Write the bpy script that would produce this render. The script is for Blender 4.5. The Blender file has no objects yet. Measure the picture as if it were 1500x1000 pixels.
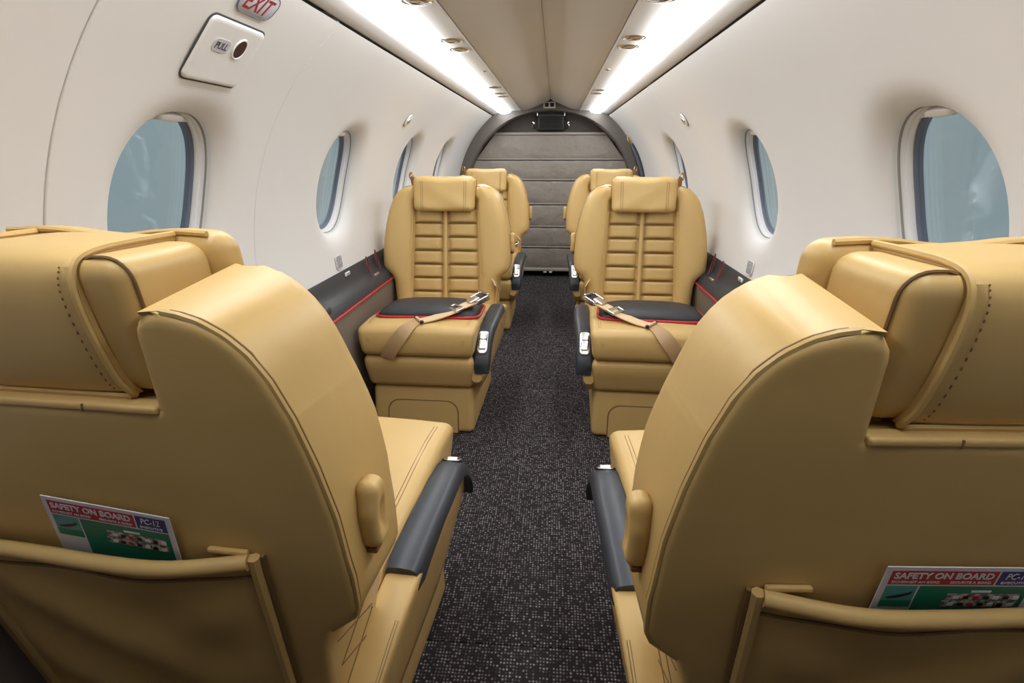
import bpy, math, random
from math import sin, cos, pi, sqrt, atan2, hypot, radians
from mathutils import Vector, Matrix

random.seed(4)
S = bpy.context.scene
COL = S.collection

# ------------------------------------------------------------------ camera
FPX, VPX, VPY = 820.0, 814.0, 226.0          # focal length in px of a 1500 px frame, vanishing point of the aisle
_a, _b = (VPX - 750) / FPX, -(VPY - 500) / FPX
_n = sqrt(_a * _a + _b * _b + 1)
YAW, PITCH = math.asin(_a / _n), atan2(_b, 1)
fwd = Vector((-sin(YAW) * cos(PITCH), cos(YAW) * cos(PITCH), -sin(PITCH)))
rgt = Vector((cos(YAW), sin(YAW), 0))
upv = rgt.cross(fwd)
cam_data = bpy.data.cameras.new('camera')
cam_data.sensor_width = 36
cam_data.lens = FPX / 1500 * 36
cam_data.clip_start = 0.02
cam = bpy.data.objects.new('camera', cam_data)
cam.matrix_world = Matrix(((rgt.x, upv.x, -fwd.x, 0.05), (rgt.y, upv.y, -fwd.y, 0.0),
                           (rgt.z, upv.z, -fwd.z, 1.02), (0, 0, 0, 1)))
COL.objects.link(cam)
S.camera = cam

# ------------------------------------------------------------------ world (hangar daylight beyond the panes) and exposure
W = bpy.data.worlds.new('world')
S.world = W
W.use_nodes = True
wn, wl = W.node_tree.nodes, W.node_tree.links
wn['Background'].inputs['Strength'].default_value = 0.85
tc = wn.new('ShaderNodeTexCoord')
ns = wn.new('ShaderNodeTexNoise'); ns.inputs['Scale'].default_value = 2.2; ns.inputs['Detail'].default_value = 3
cr = wn.new('ShaderNodeValToRGB')
cr.color_ramp.elements[0].position = 0.3; cr.color_ramp.elements[0].color = (0.34, 0.405, 0.43, 1)
cr.color_ramp.elements[1].position = 0.7; cr.color_ramp.elements[1].color = (0.43, 0.50, 0.52, 1)
wl.new(tc.outputs['Generated'], ns.inputs['Vector'])
wl.new(ns.outputs['Fac'], cr.inputs['Fac'])
wl.new(cr.outputs['Color'], wn['Background'].inputs['Color'])
S.view_settings.view_transform = 'Standard'
S.view_settings.look = 'None'
S.view_settings.gamma = 1
S.view_settings.use_curve_mapping = False
S.view_settings.exposure = 0.0
STRIP = 13.2                                   # radiance of the two ceiling light strips

# ------------------------------------------------------------------ materials
def mat(name, col, rough=0.5, metal=0.0, bump=None, spec=0.5, emis=0.0, var=None, coat=0.0, sheen=0.0):
    """bump = (scale, strength, distance); var = (scale, second colour, contrast low, high)"""
    m = bpy.data.materials.new(name); m.use_nodes = True
    nt = m.node_tree; b = nt.nodes['Principled BSDF']
    b.inputs['Base Color'].default_value = (*col, 1)
    b.inputs['Roughness'].default_value = rough
    b.inputs['Metallic'].default_value = metal
    b.inputs['Specular IOR Level'].default_value = spec
    if coat: b.inputs['Coat Weight'].default_value = coat
    if sheen: b.inputs['Sheen Weight'].default_value = sheen
    if emis:
        b.inputs['Emission Color'].default_value = (*col, 1)
        b.inputs['Emission Strength'].default_value = emis
    t = None
    if bump or var:
        t = nt.nodes.new('ShaderNodeTexCoord')
    if var:
        n = nt.nodes.new('ShaderNodeTexNoise'); n.inputs['Scale'].default_value = var[0]; n.inputs['Detail'].default_value = 4
        r = nt.nodes.new('ShaderNodeValToRGB')
        r.color_ramp.elements[0].position = var[2]; r.color_ramp.elements[0].color = (*var[1], 1)
        r.color_ramp.elements[1].position = var[3]; r.color_ramp.elements[1].color = (*col, 1)
        nt.links.new(t.outputs['Object'], n.inputs['Vector']); nt.links.new(n.outputs['Fac'], r.inputs['Fac'])
        nt.links.new(r.outputs['Color'], b.inputs['Base Color'])
    if bump:
        prev = None
        for sc, st, ds in (bump if isinstance(bump[0], tuple) else (bump,)):
            n = nt.nodes.new('ShaderNodeTexNoise'); n.inputs['Scale'].default_value = sc; n.inputs['Detail'].default_value = 3
            p = nt.nodes.new('ShaderNodeBump'); p.inputs['Strength'].default_value = st; p.inputs['Distance'].default_value = ds
            nt.links.new(t.outputs['Object'], n.inputs['Vector']); nt.links.new(n.outputs['Fac'], p.inputs['Height'])
            if prev: nt.links.new(prev.outputs['Normal'], p.inputs['Normal'])
            prev = p
        nt.links.new(prev.outputs['Normal'], b.inputs['Normal'])
    return m

M = {}
M['leather'] = mat('tan_leather', (0.62, 0.420, 0.162), 0.42, bump=((9, 0.25, 0.012), (420, 0.12, 0.0006)), spec=0.4,
                   var=(3.5, (0.57, 0.378, 0.142), 0.3, 0.7))
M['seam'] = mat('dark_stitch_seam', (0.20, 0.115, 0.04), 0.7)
M['stitch'] = mat('stitch_thread', (0.33, 0.20, 0.075), 0.7)
M['blackleather'] = mat('black_leather', (0.030, 0.036, 0.047), 0.42, bump=(300, 0.1, 0.0006))
M['cushion'] = mat('black_cushion_leather', (0.026, 0.027, 0.033), 0.5, bump=((22, 0.5, 0.006), (350, 0.1, 0.0006)))
M['red'] = mat('red_piping', (0.55, 0.022, 0.035), 0.45)
M['darkred'] = mat('dark_red_cord', (0.20, 0.02, 0.02), 0.5)
M['wall'] = mat('white_wall_panel', (0.76, 0.74, 0.715), 0.55, bump=((260, 0.10, 0.0006),), var=(1.6, (0.73, 0.71, 0.685), 0.3, 0.7))
M['ceil'] = mat('white_ceiling_panel', (0.84, 0.825, 0.80), 0.5)
M['vault'] = mat('beige_ceiling_vault', (0.72, 0.675, 0.615), 0.55, bump=(200, 0.1, 0.0006))
M['taupe'] = mat('taupe_trim', (0.125, 0.108, 0.095), 0.6, bump=(200, 0.1, 0.0006))
M['sidepanel'] = mat('taupe_side_panel', (0.20, 0.165, 0.135), 0.6, bump=(150, 0.2, 0.001))
M['curtain'] = mat('grey_brown_curtain', (0.30, 0.262, 0.225), 0.6, bump=((9, 0.9, 0.02), (150, 0.25, 0.0008)), sheen=0.1)
M['welt'] = mat('pale_curtain_welt', (0.42, 0.38, 0.33), 0.6)
M['dark'] = mat('dark_liner', (0.02, 0.02, 0.022), 0.7)
M['black'] = mat('black_plastic', (0.012, 0.012, 0.013), 0.4)
M['gap'] = mat('dark_backing_and_shade', (0.06, 0.052, 0.046), 0.8)  # seam backing, also used as painted shade in grooves and creases
M['greygap'] = mat('grey_seam_backing', (0.30, 0.28, 0.26), 0.8)
M['chrome'] = mat('chrome', (0.78, 0.77, 0.75), 0.16, 1.0)
M['silver'] = mat('brushed_silver', (0.80, 0.80, 0.80), 0.32, 1.0)
M['brass'] = mat('brass', (0.45, 0.28, 0.10), 0.3, 1.0)
M['brown'] = mat('brown_leather_loop', (0.22, 0.10, 0.035), 0.5)
M['webbing'] = mat('beige_webbing', (0.72, 0.52, 0.30), 0.6, bump=(500, 0.4, 0.0006))
M['webbing2'] = mat('brown_beige_webbing', (0.47, 0.30, 0.15), 0.5, bump=(500, 0.4, 0.0006))
M['frame'] = mat('white_window_frame', (0.80, 0.79, 0.79), 0.4)
M['seal'] = mat('blue_grey_window_seal', (0.12, 0.14, 0.19), 0.5)
M['grey'] = mat('grey_placard', (0.40, 0.39, 0.40), 0.5, var=(150, (0.27, 0.27, 0.29), 0.45, 0.55))
M['signgrey'] = mat('pale_grey_sign', (0.50, 0.50, 0.54), 0.45)
M['signred'] = mat('red_sign_letters', (0.30, 0.012, 0.03), 0.5)
M['signdark'] = mat('dark_sign_letters', (0.05, 0.03, 0.05), 0.5)
M['white'] = mat('white_plastic', (0.78, 0.77, 0.75), 0.4)
M['hole'] = mat('dark_red_brown_recess', (0.045, 0.012, 0.010), 0.6)
M['lens'] = mat('light_lens', (0.62, 0.60, 0.58), 0.25, 1.0)
M['c_white'] = mat('card_white', (0.75, 0.76, 0.82), 0.35)
M['c_red'] = mat('card_red', (0.52, 0.025, 0.05), 0.35)
M['c_blue'] = mat('card_blue', (0.045, 0.035, 0.22), 0.35)
M['c_green'] = mat('card_green', (0.015, 0.20, 0.13), 0.35)
M['c_teal'] = mat('card_teal', (0.09, 0.34, 0.36), 0.35)
M['c_black'] = mat('card_black', (0.012, 0.012, 0.015), 0.35)
M['c_plan'] = mat('card_cabin_plan', (0.55, 0.48, 0.45), 0.4, var=(170, (0.16, 0.12, 0.13), 0.45, 0.55))

strip = bpy.data.materials.new('light_strip_glow'); strip.use_nodes = True
_nt = strip.node_tree; _nt.nodes.clear()
_o = _nt.nodes.new('ShaderNodeOutputMaterial'); _e = _nt.nodes.new('ShaderNodeEmission')
_e.inputs['Color'].default_value = (0.95, 0.975, 1.0, 1); _e.inputs['Strength'].default_value = STRIP
_nt.links.new(_e.outputs[0], _o.inputs[0])
M['strip'] = strip

glass = bpy.data.materials.new('cabin_window_pane'); glass.use_nodes = True
_nt = glass.node_tree; _nt.nodes.clear()
_o = _nt.nodes.new('ShaderNodeOutputMaterial'); _mx = _nt.nodes.new('ShaderNodeMixShader'); _f = _nt.nodes.new('ShaderNodeLayerWeight')
_t = _nt.nodes.new('ShaderNodeBsdfTransparent'); _g = _nt.nodes.new('ShaderNodeBsdfGlossy')
_f.inputs['Blend'].default_value = 0.5; _p5 = _nt.nodes.new('ShaderNodeMath'); _p5.operation = 'POWER'; _p5.inputs[1].default_value = 4.0
_ad = _nt.nodes.new('ShaderNodeMath'); _ad.operation = 'MULTIPLY_ADD'; _ad.inputs[1].default_value = 0.6; _ad.inputs[2].default_value = 0.035
_t.inputs['Color'].default_value = (0.90, 0.95, 0.96, 1); _g.inputs['Roughness'].default_value = 0.04
_nt.links.new(_f.outputs['Facing'], _p5.inputs[0]); _nt.links.new(_p5.outputs[0], _ad.inputs[0]); _nt.links.new(_ad.outputs[0], _mx.inputs[0]); _nt.links.new(_t.outputs[0], _mx.inputs[1]); _nt.links.new(_g.outputs[0], _mx.inputs[2])
_nt.links.new(_mx.outputs[0], _o.inputs[0])
M['glass'] = glass

# carpet: dark loops with pale flecks in rows
cm = bpy.data.materials.new('charcoal_loop_carpet'); cm.use_nodes = True
nt = cm.node_tree; b = nt.nodes['Principled BSDF']; b.inputs['Roughness'].default_value = 0.95; b.inputs['Specular IOR Level'].default_value = 0.1
tc = nt.nodes.new('ShaderNodeTexCoord')
mp = nt.nodes.new('ShaderNodeMapping'); mp.inputs['Scale'].default_value = (143, 125, 1)
vo = nt.nodes.new('ShaderNodeTexVoronoi'); vo.inputs['Scale'].default_value = 1.0; vo.inputs['Randomness'].default_value = 0.22
nt.links.new(tc.outputs['Object'], mp.inputs['Vector']); nt.links.new(mp.outputs['Vector'], vo.inputs['Vector'])
sep = nt.nodes.new('ShaderNodeSeparateColor'); nt.links.new(vo.outputs['Color'], sep.inputs[0])
rp = nt.nodes.new('ShaderNodeValToRGB')
rp.color_ramp.elements[0].position = 0.25; rp.color_ramp.elements[0].color = (0.030, 0.026, 0.028, 1)
rp.color_ramp.elements[1].position = 1.0; rp.color_ramp.elements[1].color = (0.38, 0.35, 0.36, 1)
nt.links.new(sep.outputs[0], rp.inputs['Fac'])
dt = nt.nodes.new('ShaderNodeMapRange'); dt.inputs['From Min'].default_value = 0.14; dt.inputs['From Max'].default_value = 0.42
dt.inputs['To Min'].default_value = 1; dt.inputs['To Max'].default_value = 0
nt.links.new(vo.outputs['Distance'], dt.inputs['Value'])
mxc = nt.nodes.new('ShaderNodeMix'); mxc.data_type = 'RGBA'; mxc.inputs['A'].default_value = (0.026, 0.022, 0.023, 1)
nt.links.new(dt.outputs['Result'], mxc.inputs['Factor']); nt.links.new(rp.outputs['Color'], mxc.inputs['B'])
bp = nt.nodes.new('ShaderNodeBump'); bp.invert = True; bp.inputs['Strength'].default_value = 0.6; bp.inputs['Distance'].default_value = 0.002
nt.links.new(vo.outputs['Distance'], bp.inputs['Height'])
nt.links.new(mxc.outputs['Result'], b.inputs['Base Color']); nt.links.new(bp.outputs['Normal'], b.inputs['Normal'])
M['carpet'] = cm

# ------------------------------------------------------------------ helpers
def link(o, parent=None):
    COL.objects.link(o)
    if parent is not None: o.parent = parent
    return o

def tag(o, label=None, cat=None, group=None, kind=None):
    if label: o['label'] = label
    if cat: o['category'] = cat
    if group: o['group'] = group
    if kind: o['kind'] = kind
    return o

def empty(name, loc=(0, 0, 0), rz=0.0, parent=None):
    o = bpy.data.objects.new(name, None); o.empty_display_size = 0.1
    o.location = loc; o.rotation_euler = (0, 0, rz)
    return link(o, parent)

FLIP = 1                                        # -1 while the mirrored seat is being built
def obj(name, geo, material, parent=None, smooth=True, angle=38):
    v, f = geo
    if FLIP < 0:
        v = [(-x, y, z) for x, y, z in v]; f = [tuple(reversed(q)) for q in f]
    me = bpy.data.meshes.new(name)
    me.from_pydata([tuple(p) for p in v], [], [tuple(q) for q in f]); me.update()
    if smooth:
        me.polygons.foreach_set('use_smooth', [True] * len(me.polygons))
        if angle: me.set_sharp_from_angle(angle=radians(angle))
    me.materials.append(M[material] if isinstance(material, str) else material)
    return link(bpy.data.objects.new(name, me), parent)

def join(*geos):
    V, F = [], []
    for v, f in geos:
        k = len(V); V += [tuple(p) for p in v]; F += [tuple(i + k for i in q) for q in f]
    return V, F

def xf(geo, fn):
    return [fn(*p) for p in geo[0]], geo[1]

def grid(fn, nu, nv, closed_u=False):
    V = [fn(i / (nu if closed_u else nu - 1), j / (nv - 1)) for j in range(nv) for i in range(nu)]
    F = []
    for j in range(nv - 1):
        for i in range(nu if closed_u else nu - 1):
            a, b_ = j * nu + i, j * nu + (i + 1) % nu
            F.append((a, b_, b_ + nu, a + nu))
    return V, F

def rbox(c, s, r=0.01, seg=3, inner=1, deform=None):
    """rounded box, centre c, size s, edge radius r"""
    h = [q / 2 for q in s]
    rr = [min(r, q * 0.999) for q in h]; r = min(rr)
    ax = []
    for k in range(3):
        t = [-h[k] + r * (1 - (1 - i / seg)) * 1.0 for i in range(seg + 1)]
        t = [-h[k] + r * (1 - cos(pi / 2 * i / seg)) if False else -h[k] + r * i / seg for i in range(seg + 1)]
        lo = -h[k] + r; hi = h[k] - r
        m = [lo + (hi - lo) * i / (inner + 1) for i in range(1, inner + 1)] if hi - lo > 1e-6 else []
        full = t + m + [-q for q in reversed(t)]
        out = []
        for q in full:
            if not out or abs(q - out[-1]) > 1e-7: out.append(q)
        ax.append(out)
    idx, V, F = {}, [], []
    def vid(p):
        key = (round(p[0], 6), round(p[1], 6), round(p[2], 6))
        if key in idx: return idx[key]
        ins = [max(-h[k] + r, min(h[k] - r, p[k])) for k in range(3)]
        d = [p[k] - ins[k] for k in range(3)]; L = sqrt(sum(q * q for q in d)) or 1
        q = [ins[k] + d[k] / L * r for k in range(3)]
        idx[key] = len(V); V.append(tuple(q)); return idx[key]
    for k in range(3):
        a, b_ = (k + 1) % 3, (k + 2) % 3
        for sgn in (-1, 1):
            for i in range(len(ax[a]) - 1):
                for j in range(len(ax[b_]) - 1):
                    q = []
                    for (ii, jj) in ((i, j), (i + 1, j), (i + 1, j + 1), (i, j + 1)):
                        p = [0, 0, 0]; p[k] = sgn * h[k]; p[a] = ax[a][ii]; p[b_] = ax[b_][jj]
                        q.append(vid(p))
                    F.append(tuple(q) if sgn > 0 else tuple(reversed(q)))
    V = [(x + c[0], y + c[1], z + c[2]) for x, y, z in V]
    if deform: V = [deform(*p) for p in V]
    return V, F

def tube(pts, r, seg=8, closed=False, caps=True):
    P = [Vector(p) for p in pts]; n = len(P)
    V, F = [], []
    up = Vector((0, 0, 1)); prev = None
    for i in range(n):
        if closed: t = P[(i + 1) % n] - P[i - 1]
        else: t = P[min(i + 1, n - 1)] - P[max(i - 1, 0)]
        t.normalize()
        if prev is None:
            nn = t.orthogonal()
        else:
            nn = prev - t * prev.dot(t)
            if nn.length < 1e-6: nn = t.orthogonal()
        nn.normalize(); prev = nn; bb = t.cross(nn)
        rad = r[i] if isinstance(r, (list, tuple)) else r
        for k in range(seg):
            a = 2 * pi * k / seg
            V.append(tuple(P[i] + nn * rad * cos(a) + bb * rad * sin(a)))
    for i in range(n if closed else n - 1):
        for k in range(seg):
            a = i * seg + k; b_ = i * seg + (k + 1) % seg; j = ((i + 1) % n) * seg
            F.append((a, b_, j + (k + 1) % seg, j + k))
    if caps and not closed:
        F.append(tuple(reversed(range(seg)))); F.append(tuple(range((n - 1) * seg, n * seg)))
    return V, F

def smooth_path(pts, sub=6):
    """Catmull-Rom"""
    P = [Vector(p) for p in pts]; out = []
    for i in range(len(P) - 1):
        p0, p1, p2, p3 = P[max(i - 1, 0)], P[i], P[i + 1], P[min(i + 2, len(P) - 1)]
        for k in range(sub):
            t = k / sub
            out.append(0.5 * ((2 * p1) + (p2 - p0) * t + (2 * p0 - 5 * p1 + 4 * p2 - p3) * t * t + (3 * p1 - p0 - 3 * p2 + p3) * t ** 3))
    out.append(P[-1]); return out

def ribbon(pts, side, width, thick):
    """flat strap along pts; side = across direction per point (or one vector)"""
    P = [Vector(p) for p in pts]; n = len(P); V, F = [], []
    for i in range(n):
        t = (P[min(i + 1, n - 1)] - P[max(i - 1, 0)]).normalized()
        sd = Vector(side[i] if isinstance(side[0], (tuple, list, Vector)) else side)
        sd = (sd - t * sd.dot(t)).normalized(); nn = sd.cross(t)
        for a, b_ in ((-1, -1), (1, -1), (1, 1), (-1, 1)):
            V.append(tuple(P[i] + sd * a * width / 2 + nn * b_ * thick / 2))
    for i in range(n - 1):
        for k in range(4):
            a = i * 4 + k; b_ = i * 4 + (k + 1) % 4
            F.append((a, b_, b_ + 4, a + 4))
    F.append((3, 2, 1, 0)); k = (n - 1) * 4; F.append((k, k + 1, k + 2, k + 3))
    return V, F

def lathe(profile, seg=28, axis='z'):
    """profile of (radius, height)"""
    V, F = [], []
    for r, h in profile:
        for k in range(seg):
            a = 2 * pi * k / seg; V.append((r * cos(a), r * sin(a), h))
    for i in range(len(profile) - 1):
        for k in range(seg):
            a = i * seg + k; b_ = i * seg + (k + 1) % seg
            F.append((a, b_, b_ + seg, a + seg))
    F.append(tuple(reversed(range(seg)))); F.append(tuple(range((len(profile) - 1) * seg, len(profile) * seg)))
    return V, F

def rrect(w, h, r, seg=6):
    """rounded rectangle outline, centred"""
    out = []
    for cx, cy, a0 in ((w / 2 - r, h / 2 - r, 0), (-w / 2 + r, h / 2 - r, pi / 2), (-w / 2 + r, -h / 2 + r, pi), (w / 2 - r, -h / 2 + r, 3 * pi / 2)):
        for k in range(seg + 1):
            a = a0 + pi / 2 * k / seg; out.append((cx + r * cos(a), cy + r * sin(a)))
    return out

def plate(outline, t, bev=0.0):
    """outline in (u, v), extruded from w = 0 to t, edge softened"""
    n = len(outline); cx = sum(p[0] for p in outline) / n; cy = sum(p[1] for p in outline) / n
    rings = [(1, 0), (1, t - bev)]
    if bev:
        ex = max(abs(p[0] - cx) for p in outline)
        for k in (1, 2):
            a = pi / 2 * k / 2; rings.append((1 - bev / ex * (1 - cos(a)), t - bev + bev * sin(a)))
    V, F = [], []
    for s, w in rings:
        V += [(cx + (p[0] - cx) * s, cy + (p[1] - cy) * s, w) for p in outline]
    for i in range(len(rings) - 1):
        for k in range(n):
            a = i * n + k; b_ = i * n + (k + 1) % n; F.append((a, b_, b_ + n, a + n))
    F.append(tuple(reversed(range(n)))); F.append(tuple(range((len(rings) - 1) * n, len(rings) * n)))
    return V, F

def text_geo(body, size, bold=0.0, shear=0.0, align='CENTER', depth=0.0002):
    cu = bpy.data.curves.new('lettering', 'FONT'); cu.body = body; cu.size = size
    cu.align_x = align; cu.align_y = 'CENTER'; cu.offset = bold * size; cu.shear = shear; cu.resolution_u = 3; cu.extrude = depth
    o = bpy.data.objects.new('lettering', cu); COL.objects.link(o)
    dg = bpy.context.evaluated_depsgraph_get(); me = o.evaluated_get(dg).to_mesh()
    V = [tuple(v.co) for v in me.vertices]; F = [tuple(p.vertices) for p in me.polygons]
    o.evaluated_get(dg).to_mesh_clear(); bpy.data.objects.remove(o); bpy.data.curves.remove(cu)
    return V, F

def fit_text(body, w, h, **k):
    """lettering scaled to width w and height h, centred"""
    V, F = text_geo(body, 1.0, **k)
    x0, x1 = min(p[0] for p in V), max(p[0] for p in V); y0, y1 = min(p[1] for p in V), max(p[1] for p in V)
    return [((p[0] - (x0 + x1) / 2) * w / (x1 - x0), (p[1] - (y0 + y1) / 2) * h / (y1 - y0), (p[2] * 0.0 + (0.0003 if p[2] > 0 else 0))) for p in V], F

def interp(tab, t):
    if t <= tab[0][0]: return tab[0][1]
    for (a, va), (b_, vb) in zip(tab, tab[1:]):
        if t <= b_: return va + (vb - va) * (t - a) / (b_ - a)
    return tab[-1][1]

def sstep(a, b_, t):
    t = max(0, min(1, (t - a) / (b_ - a))); return t * t * (3 - 2 * t)

# ================================================================== THE CABIN SHELL
RW, ZC = 0.745, 0.72                            # inner radius and centre height of the tubular cabin
S0, S1 = -0.118, 0.678                          # arc length range of the white wall panels
YF, YB = -0.40, 4.75

def wp(side, Y, s, n=0.0):
    a = s / RW; r = RW - n
    return (side * r * cos(a), Y, ZC + r * sin(a))

# floor
floor = empty('floor'); tag(floor, 'charcoal carpeted cabin floor with pale flecks', 'floor', kind='structure')
for (y0, y1) in ((YF, 0.95), (0.952, 2.378), (2.380, 4.25), (4.252, 5.2)):
    obj('carpet_panel', rbox((0, (y0 + y1) / 2, -0.01), (1.6, y1 - y0, 0.02), 0.001, 1), 'carpet', floor)
obj('subfloor', rbox((0, 2.4, -0.035), (1.62, 5.7, 0.02), 0.002, 1), 'dark', floor)

HW, HH, HN = 0.157, 0.178, 2.35                 # window opening: half width, half height, roundness
SC = 0.201                                      # arc height of the window centres
def hole_r(th, hw, hh):
    return (abs(cos(th) / hw) ** HN + abs(sin(th) / hh) ** HN) ** (-1 / HN)

def window_cell(side, y0, y1, yc, s0=S0, s1=S1):
    nb, nsd = 30, 34
    per = [(y0 + (y1 - y0) * i / nb, s0) for i in range(nb)] + [(y1, s0 + (s1 - s0) * i / nsd) for i in range(nsd)] \
        + [(y1 - (y1 - y0) * i / nb, s1) for i in range(nb)] + [(y0, s1 - (s1 - s0) * i / nsd) for i in range(nsd)]
    n = len(per); V, F = [], []; fw = 0.085; D = 0.030
    rings = []
    for t in (1.0, 0.82, 0.64, 0.46, 0.3, 0.15, 0.0): rings.append(('o', t))
    for k in range(1, 11): rings.append(('f', k / 10))
    rings += [('s', 0.3), ('s', 1.0)]
    for kind, t in rings:
        for (Y, s) in per:
            dy, ds = Y - yc, s - SC; th = atan2(ds, dy)
            r1 = hole_r(th, HW + fw, HH + fw); r0 = hole_r(th, HW, HH); rp_ = hypot(dy, ds)
            r1 = min(r1, rp_ * 0.96)
            if kind == 'o': r = r1 + (rp_ - r1) * t; d = 0
            elif kind == 'f': r = r1 + (r0 - r1) * (1 - (1 - t) ** 1.25); d = D * t ** 2.4
            else: r = r0 * (1 - 0.004 * t); d = D + 0.008 * t
            V.append(wp(side, yc + r * cos(th), SC + r * sin(th), -d))
    for i in range(len(rings) - 1):
        for k in range(n):
            a = i * n + k; b_ = i * n + (k + 1) % n
            F.append((a, b_, b_ + n, a + n) if side < 0 else (a + n, b_ + n, b_, a))
    return V, F

def plain_cell(side, y0, y1, s0=S0, s1=S1, n=0.0, nv=28):
    V, F = grid(lambda u, v: wp(side, y0 + (y1 - y0) * u, s0 + (s1 - s0) * v, n), 6, nv)
    return V, (F if side < 0 else [tuple(reversed(q)) for q in F])

def flange(side, y, dirn, s0=S0, s1=S1, depth=0.02, r=0.0025):
    """panel edge rolled outwards into the seam; dirn = -1 when the panel lies on the +Y side"""
    prof = [(0, 0), (r * 0.5, -r * 0.13), (r * 0.87, -r * 0.5), (r, -r), (r, -depth)]
    V, F = grid(lambda u, v: wp(side, y + dirn * prof[round(u * 4)][0], s0 + (s1 - s0) * v, prof[round(u * 4)][1]), 5, 28)
    return V, F

def weld(geo, eps=1e-5):
    idx, V, mp_ = {}, [], []
    for p in geo[0]:
        k = tuple(round(c / eps / 10) for c in p)
        if k not in idx: idx[k] = len(V); V.append(p)
        mp_.append(idx[k])
    F = []
    for q in geo[1]:
        r = []
        for i in q:
            if mp_[i] not in r: r.append(mp_[i])
        if len(r) > 2: F.append(tuple(r))
    return V, F

WINS = {-1: (1.12, 2.035, 2.96, 3.87), 1: (1.08, 2.01, 3.25)}
def wall_panel(side, y0, y1, wins, parent, name='wall_panel', gap=0.004):
    a, b_ = y0 + gap, y1 - gap
    geos = []; cuts = [a]
    for w0, w1 in zip(wins, wins[1:]): cuts.append((w0 + w1) / 2)
    if wins:
        last = min(b_, wins[-1] + 0.48); first = max(a, wins[0] - 0.48)
        cuts[0] = first; cuts.append(last)
        for k, w in enumerate(wins): geos.append(window_cell(side, cuts[k], cuts[k + 1], w))
        if first > a + 1e-6: geos.append(grid_plain(side, a, first))
        if last < b_ - 1e-6: geos.append(grid_plain(side, last, b_))
    else: geos.append(grid_plain(side, a, b_))
    geos.append(flange(side, a, -1)); geos.append(flange(side, b_, 1))
    return obj(name, weld(join(*geos)), 'wall', parent, angle=60)

def grid_plain(side, y0, y1):
    V, F = grid(lambda u, v: wp(side, y0 + (y1 - y0) * u, S0 + (S1 - S0) * v), 8, 35)
    return V, (F if side < 0 else [tuple(reversed(q)) for q in F])

wl_ = empty('wall_left', (0, 0, 0)); tag(wl_, 'curved white cabin side wall on the EXIT sign side', 'wall', kind='structure')
wr_ = empty('wall_right', (0, 0, 0)); tag(wr_, 'curved white cabin side wall facing the EXIT hatch', 'wall', kind='structure')
SEAM_A, SEAM_B, SEAM_R = 0.805, 1.436, 2.83
wall_panel(-1, YF, SEAM_A, [], wl_, gap=0.005)
wall_panel(-1, SEAM_B, YB, WINS[-1][1:], wl_, gap=0.0033)
wall_panel(1, YF, SEAM_R, WINS[1][:2], wr_, gap=0.0032)
wall_panel(1, SEAM_R, YB, WINS[1][2:], wr_, gap=0.0032)
for side, y, p, m_ in ((-1, SEAM_A, wl_, 'gap'), (-1, SEAM_B, wl_, 'greygap'), (1, SEAM_R, wr_, 'greygap')):
    obj('seam_backing', plain_cell(side, y - 0.05, y + 0.05, n=-0.022), m_, p)  # added strip, blocks outside light leaking through the open seam
# emergency exit hatch
hatch = empty('door_1'); tag(hatch, 'white emergency exit hatch panel with oval window and pull plate', 'exit hatch', kind='structure')
wall_panel(-1, SEAM_A, SEAM_B, WINS[-1][:1], hatch, name='hatch_panel', gap=0.0034)

def on_wall(geo, side, Y, s, n0=0.0):
    """map (u along reading direction, v up, w inwards) onto the curved wall; left wall reads towards +Y"""
    return [wp(side, Y - side * u, s + v, n0 + w) for u, v, w in geo[0]], ([tuple(reversed(q)) for q in geo[1]] if False else geo[1])

def sub_plate(w, h, r, t, bev=0.001, nx=8):
    return plate(rrect(w, h, r), t, bev)

# pull plate on the hatch
PY, PS = 1.112, 0.521
obj('plate_groove_shade', on_wall(plate(rrect(0.184, 0.1315, 0.016), 0.0012), -1, PY, PS, 0.0005), 'gap', hatch)  # dark sheet stands in for the shaded groove round the plate
def crowned_plate(w, h, r, t, bev, n=10):
    """rounded plate with grid top so that it can follow the curved wall, and an opening bezel stays separate"""
    out = rrect(w, h, r, 7); rings = []
    for s, ww in ((1, 0), (1, t - bev), (1 - bev * 0.6 / w, t - bev * 0.3), (1 - bev * 2 / w, t)): rings.append((s, ww))
    for k in range(1, n): rings.append(((1 - bev * 2 / w) * (1 - k / n), t))
    V, F = [], []; m_ = len(out)
    for s, ww in rings: V += [(p[0] * s, p[1] * s, ww) for p in out]
    for i in range(len(rings) - 1):
        for k in range(m_):
            a = i * m_ + k; b_ = i * m_ + (k + 1) % m_; F.append((a, b_, b_ + m_, a + m_))
    V.append((0, 0, t)); c = len(V) - 1; o = (len(rings) - 1) * m_
    for k in range(m_): F.append((o + k, o + (k + 1) % m_, c))
    return V, F
pp = obj('pull_plate', on_wall(crowned_plate(0.178, 0.125, 0.014, 0.0065, 0.005), -1, PY, PS, 0.0), 'wall', hatch, angle=75)
obj('finger_hole', on_wall(plate([(0.017 * cos(2 * pi * k / 24), 0.019 * sin(2 * pi * k / 24)) for k in range(24)], 0.0010), -1, PY + 0.030, PS + 0.018, 0.0066), 'hole', pp)
ring = [(0.0185 * cos(2 * pi * k / 28), 0.0205 * sin(2 * pi * k / 28), 0.0068) for k in range(28)]
obj('hole_rim', tube([wp(-1, PY + 0.030 + u, PS + 0.018 + v, w) for u, v, w in ring], 0.0022, 6, True), 'white', pp)
lab = obj('pull_label', on_wall(plate(rrect(0.052, 0.026, 0.012), 0.0012), -1, PY - 0.028, PS + 0.014, 0.0066), 'signgrey', hatch)
obj('pull_lettering', on_wall(fit_text('PULL', 0.037, 0.0135, bold=0.012, shear=0.1), -1, PY - 0.028, PS + 0.014, 0.0080), 'signdark', lab)
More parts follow.
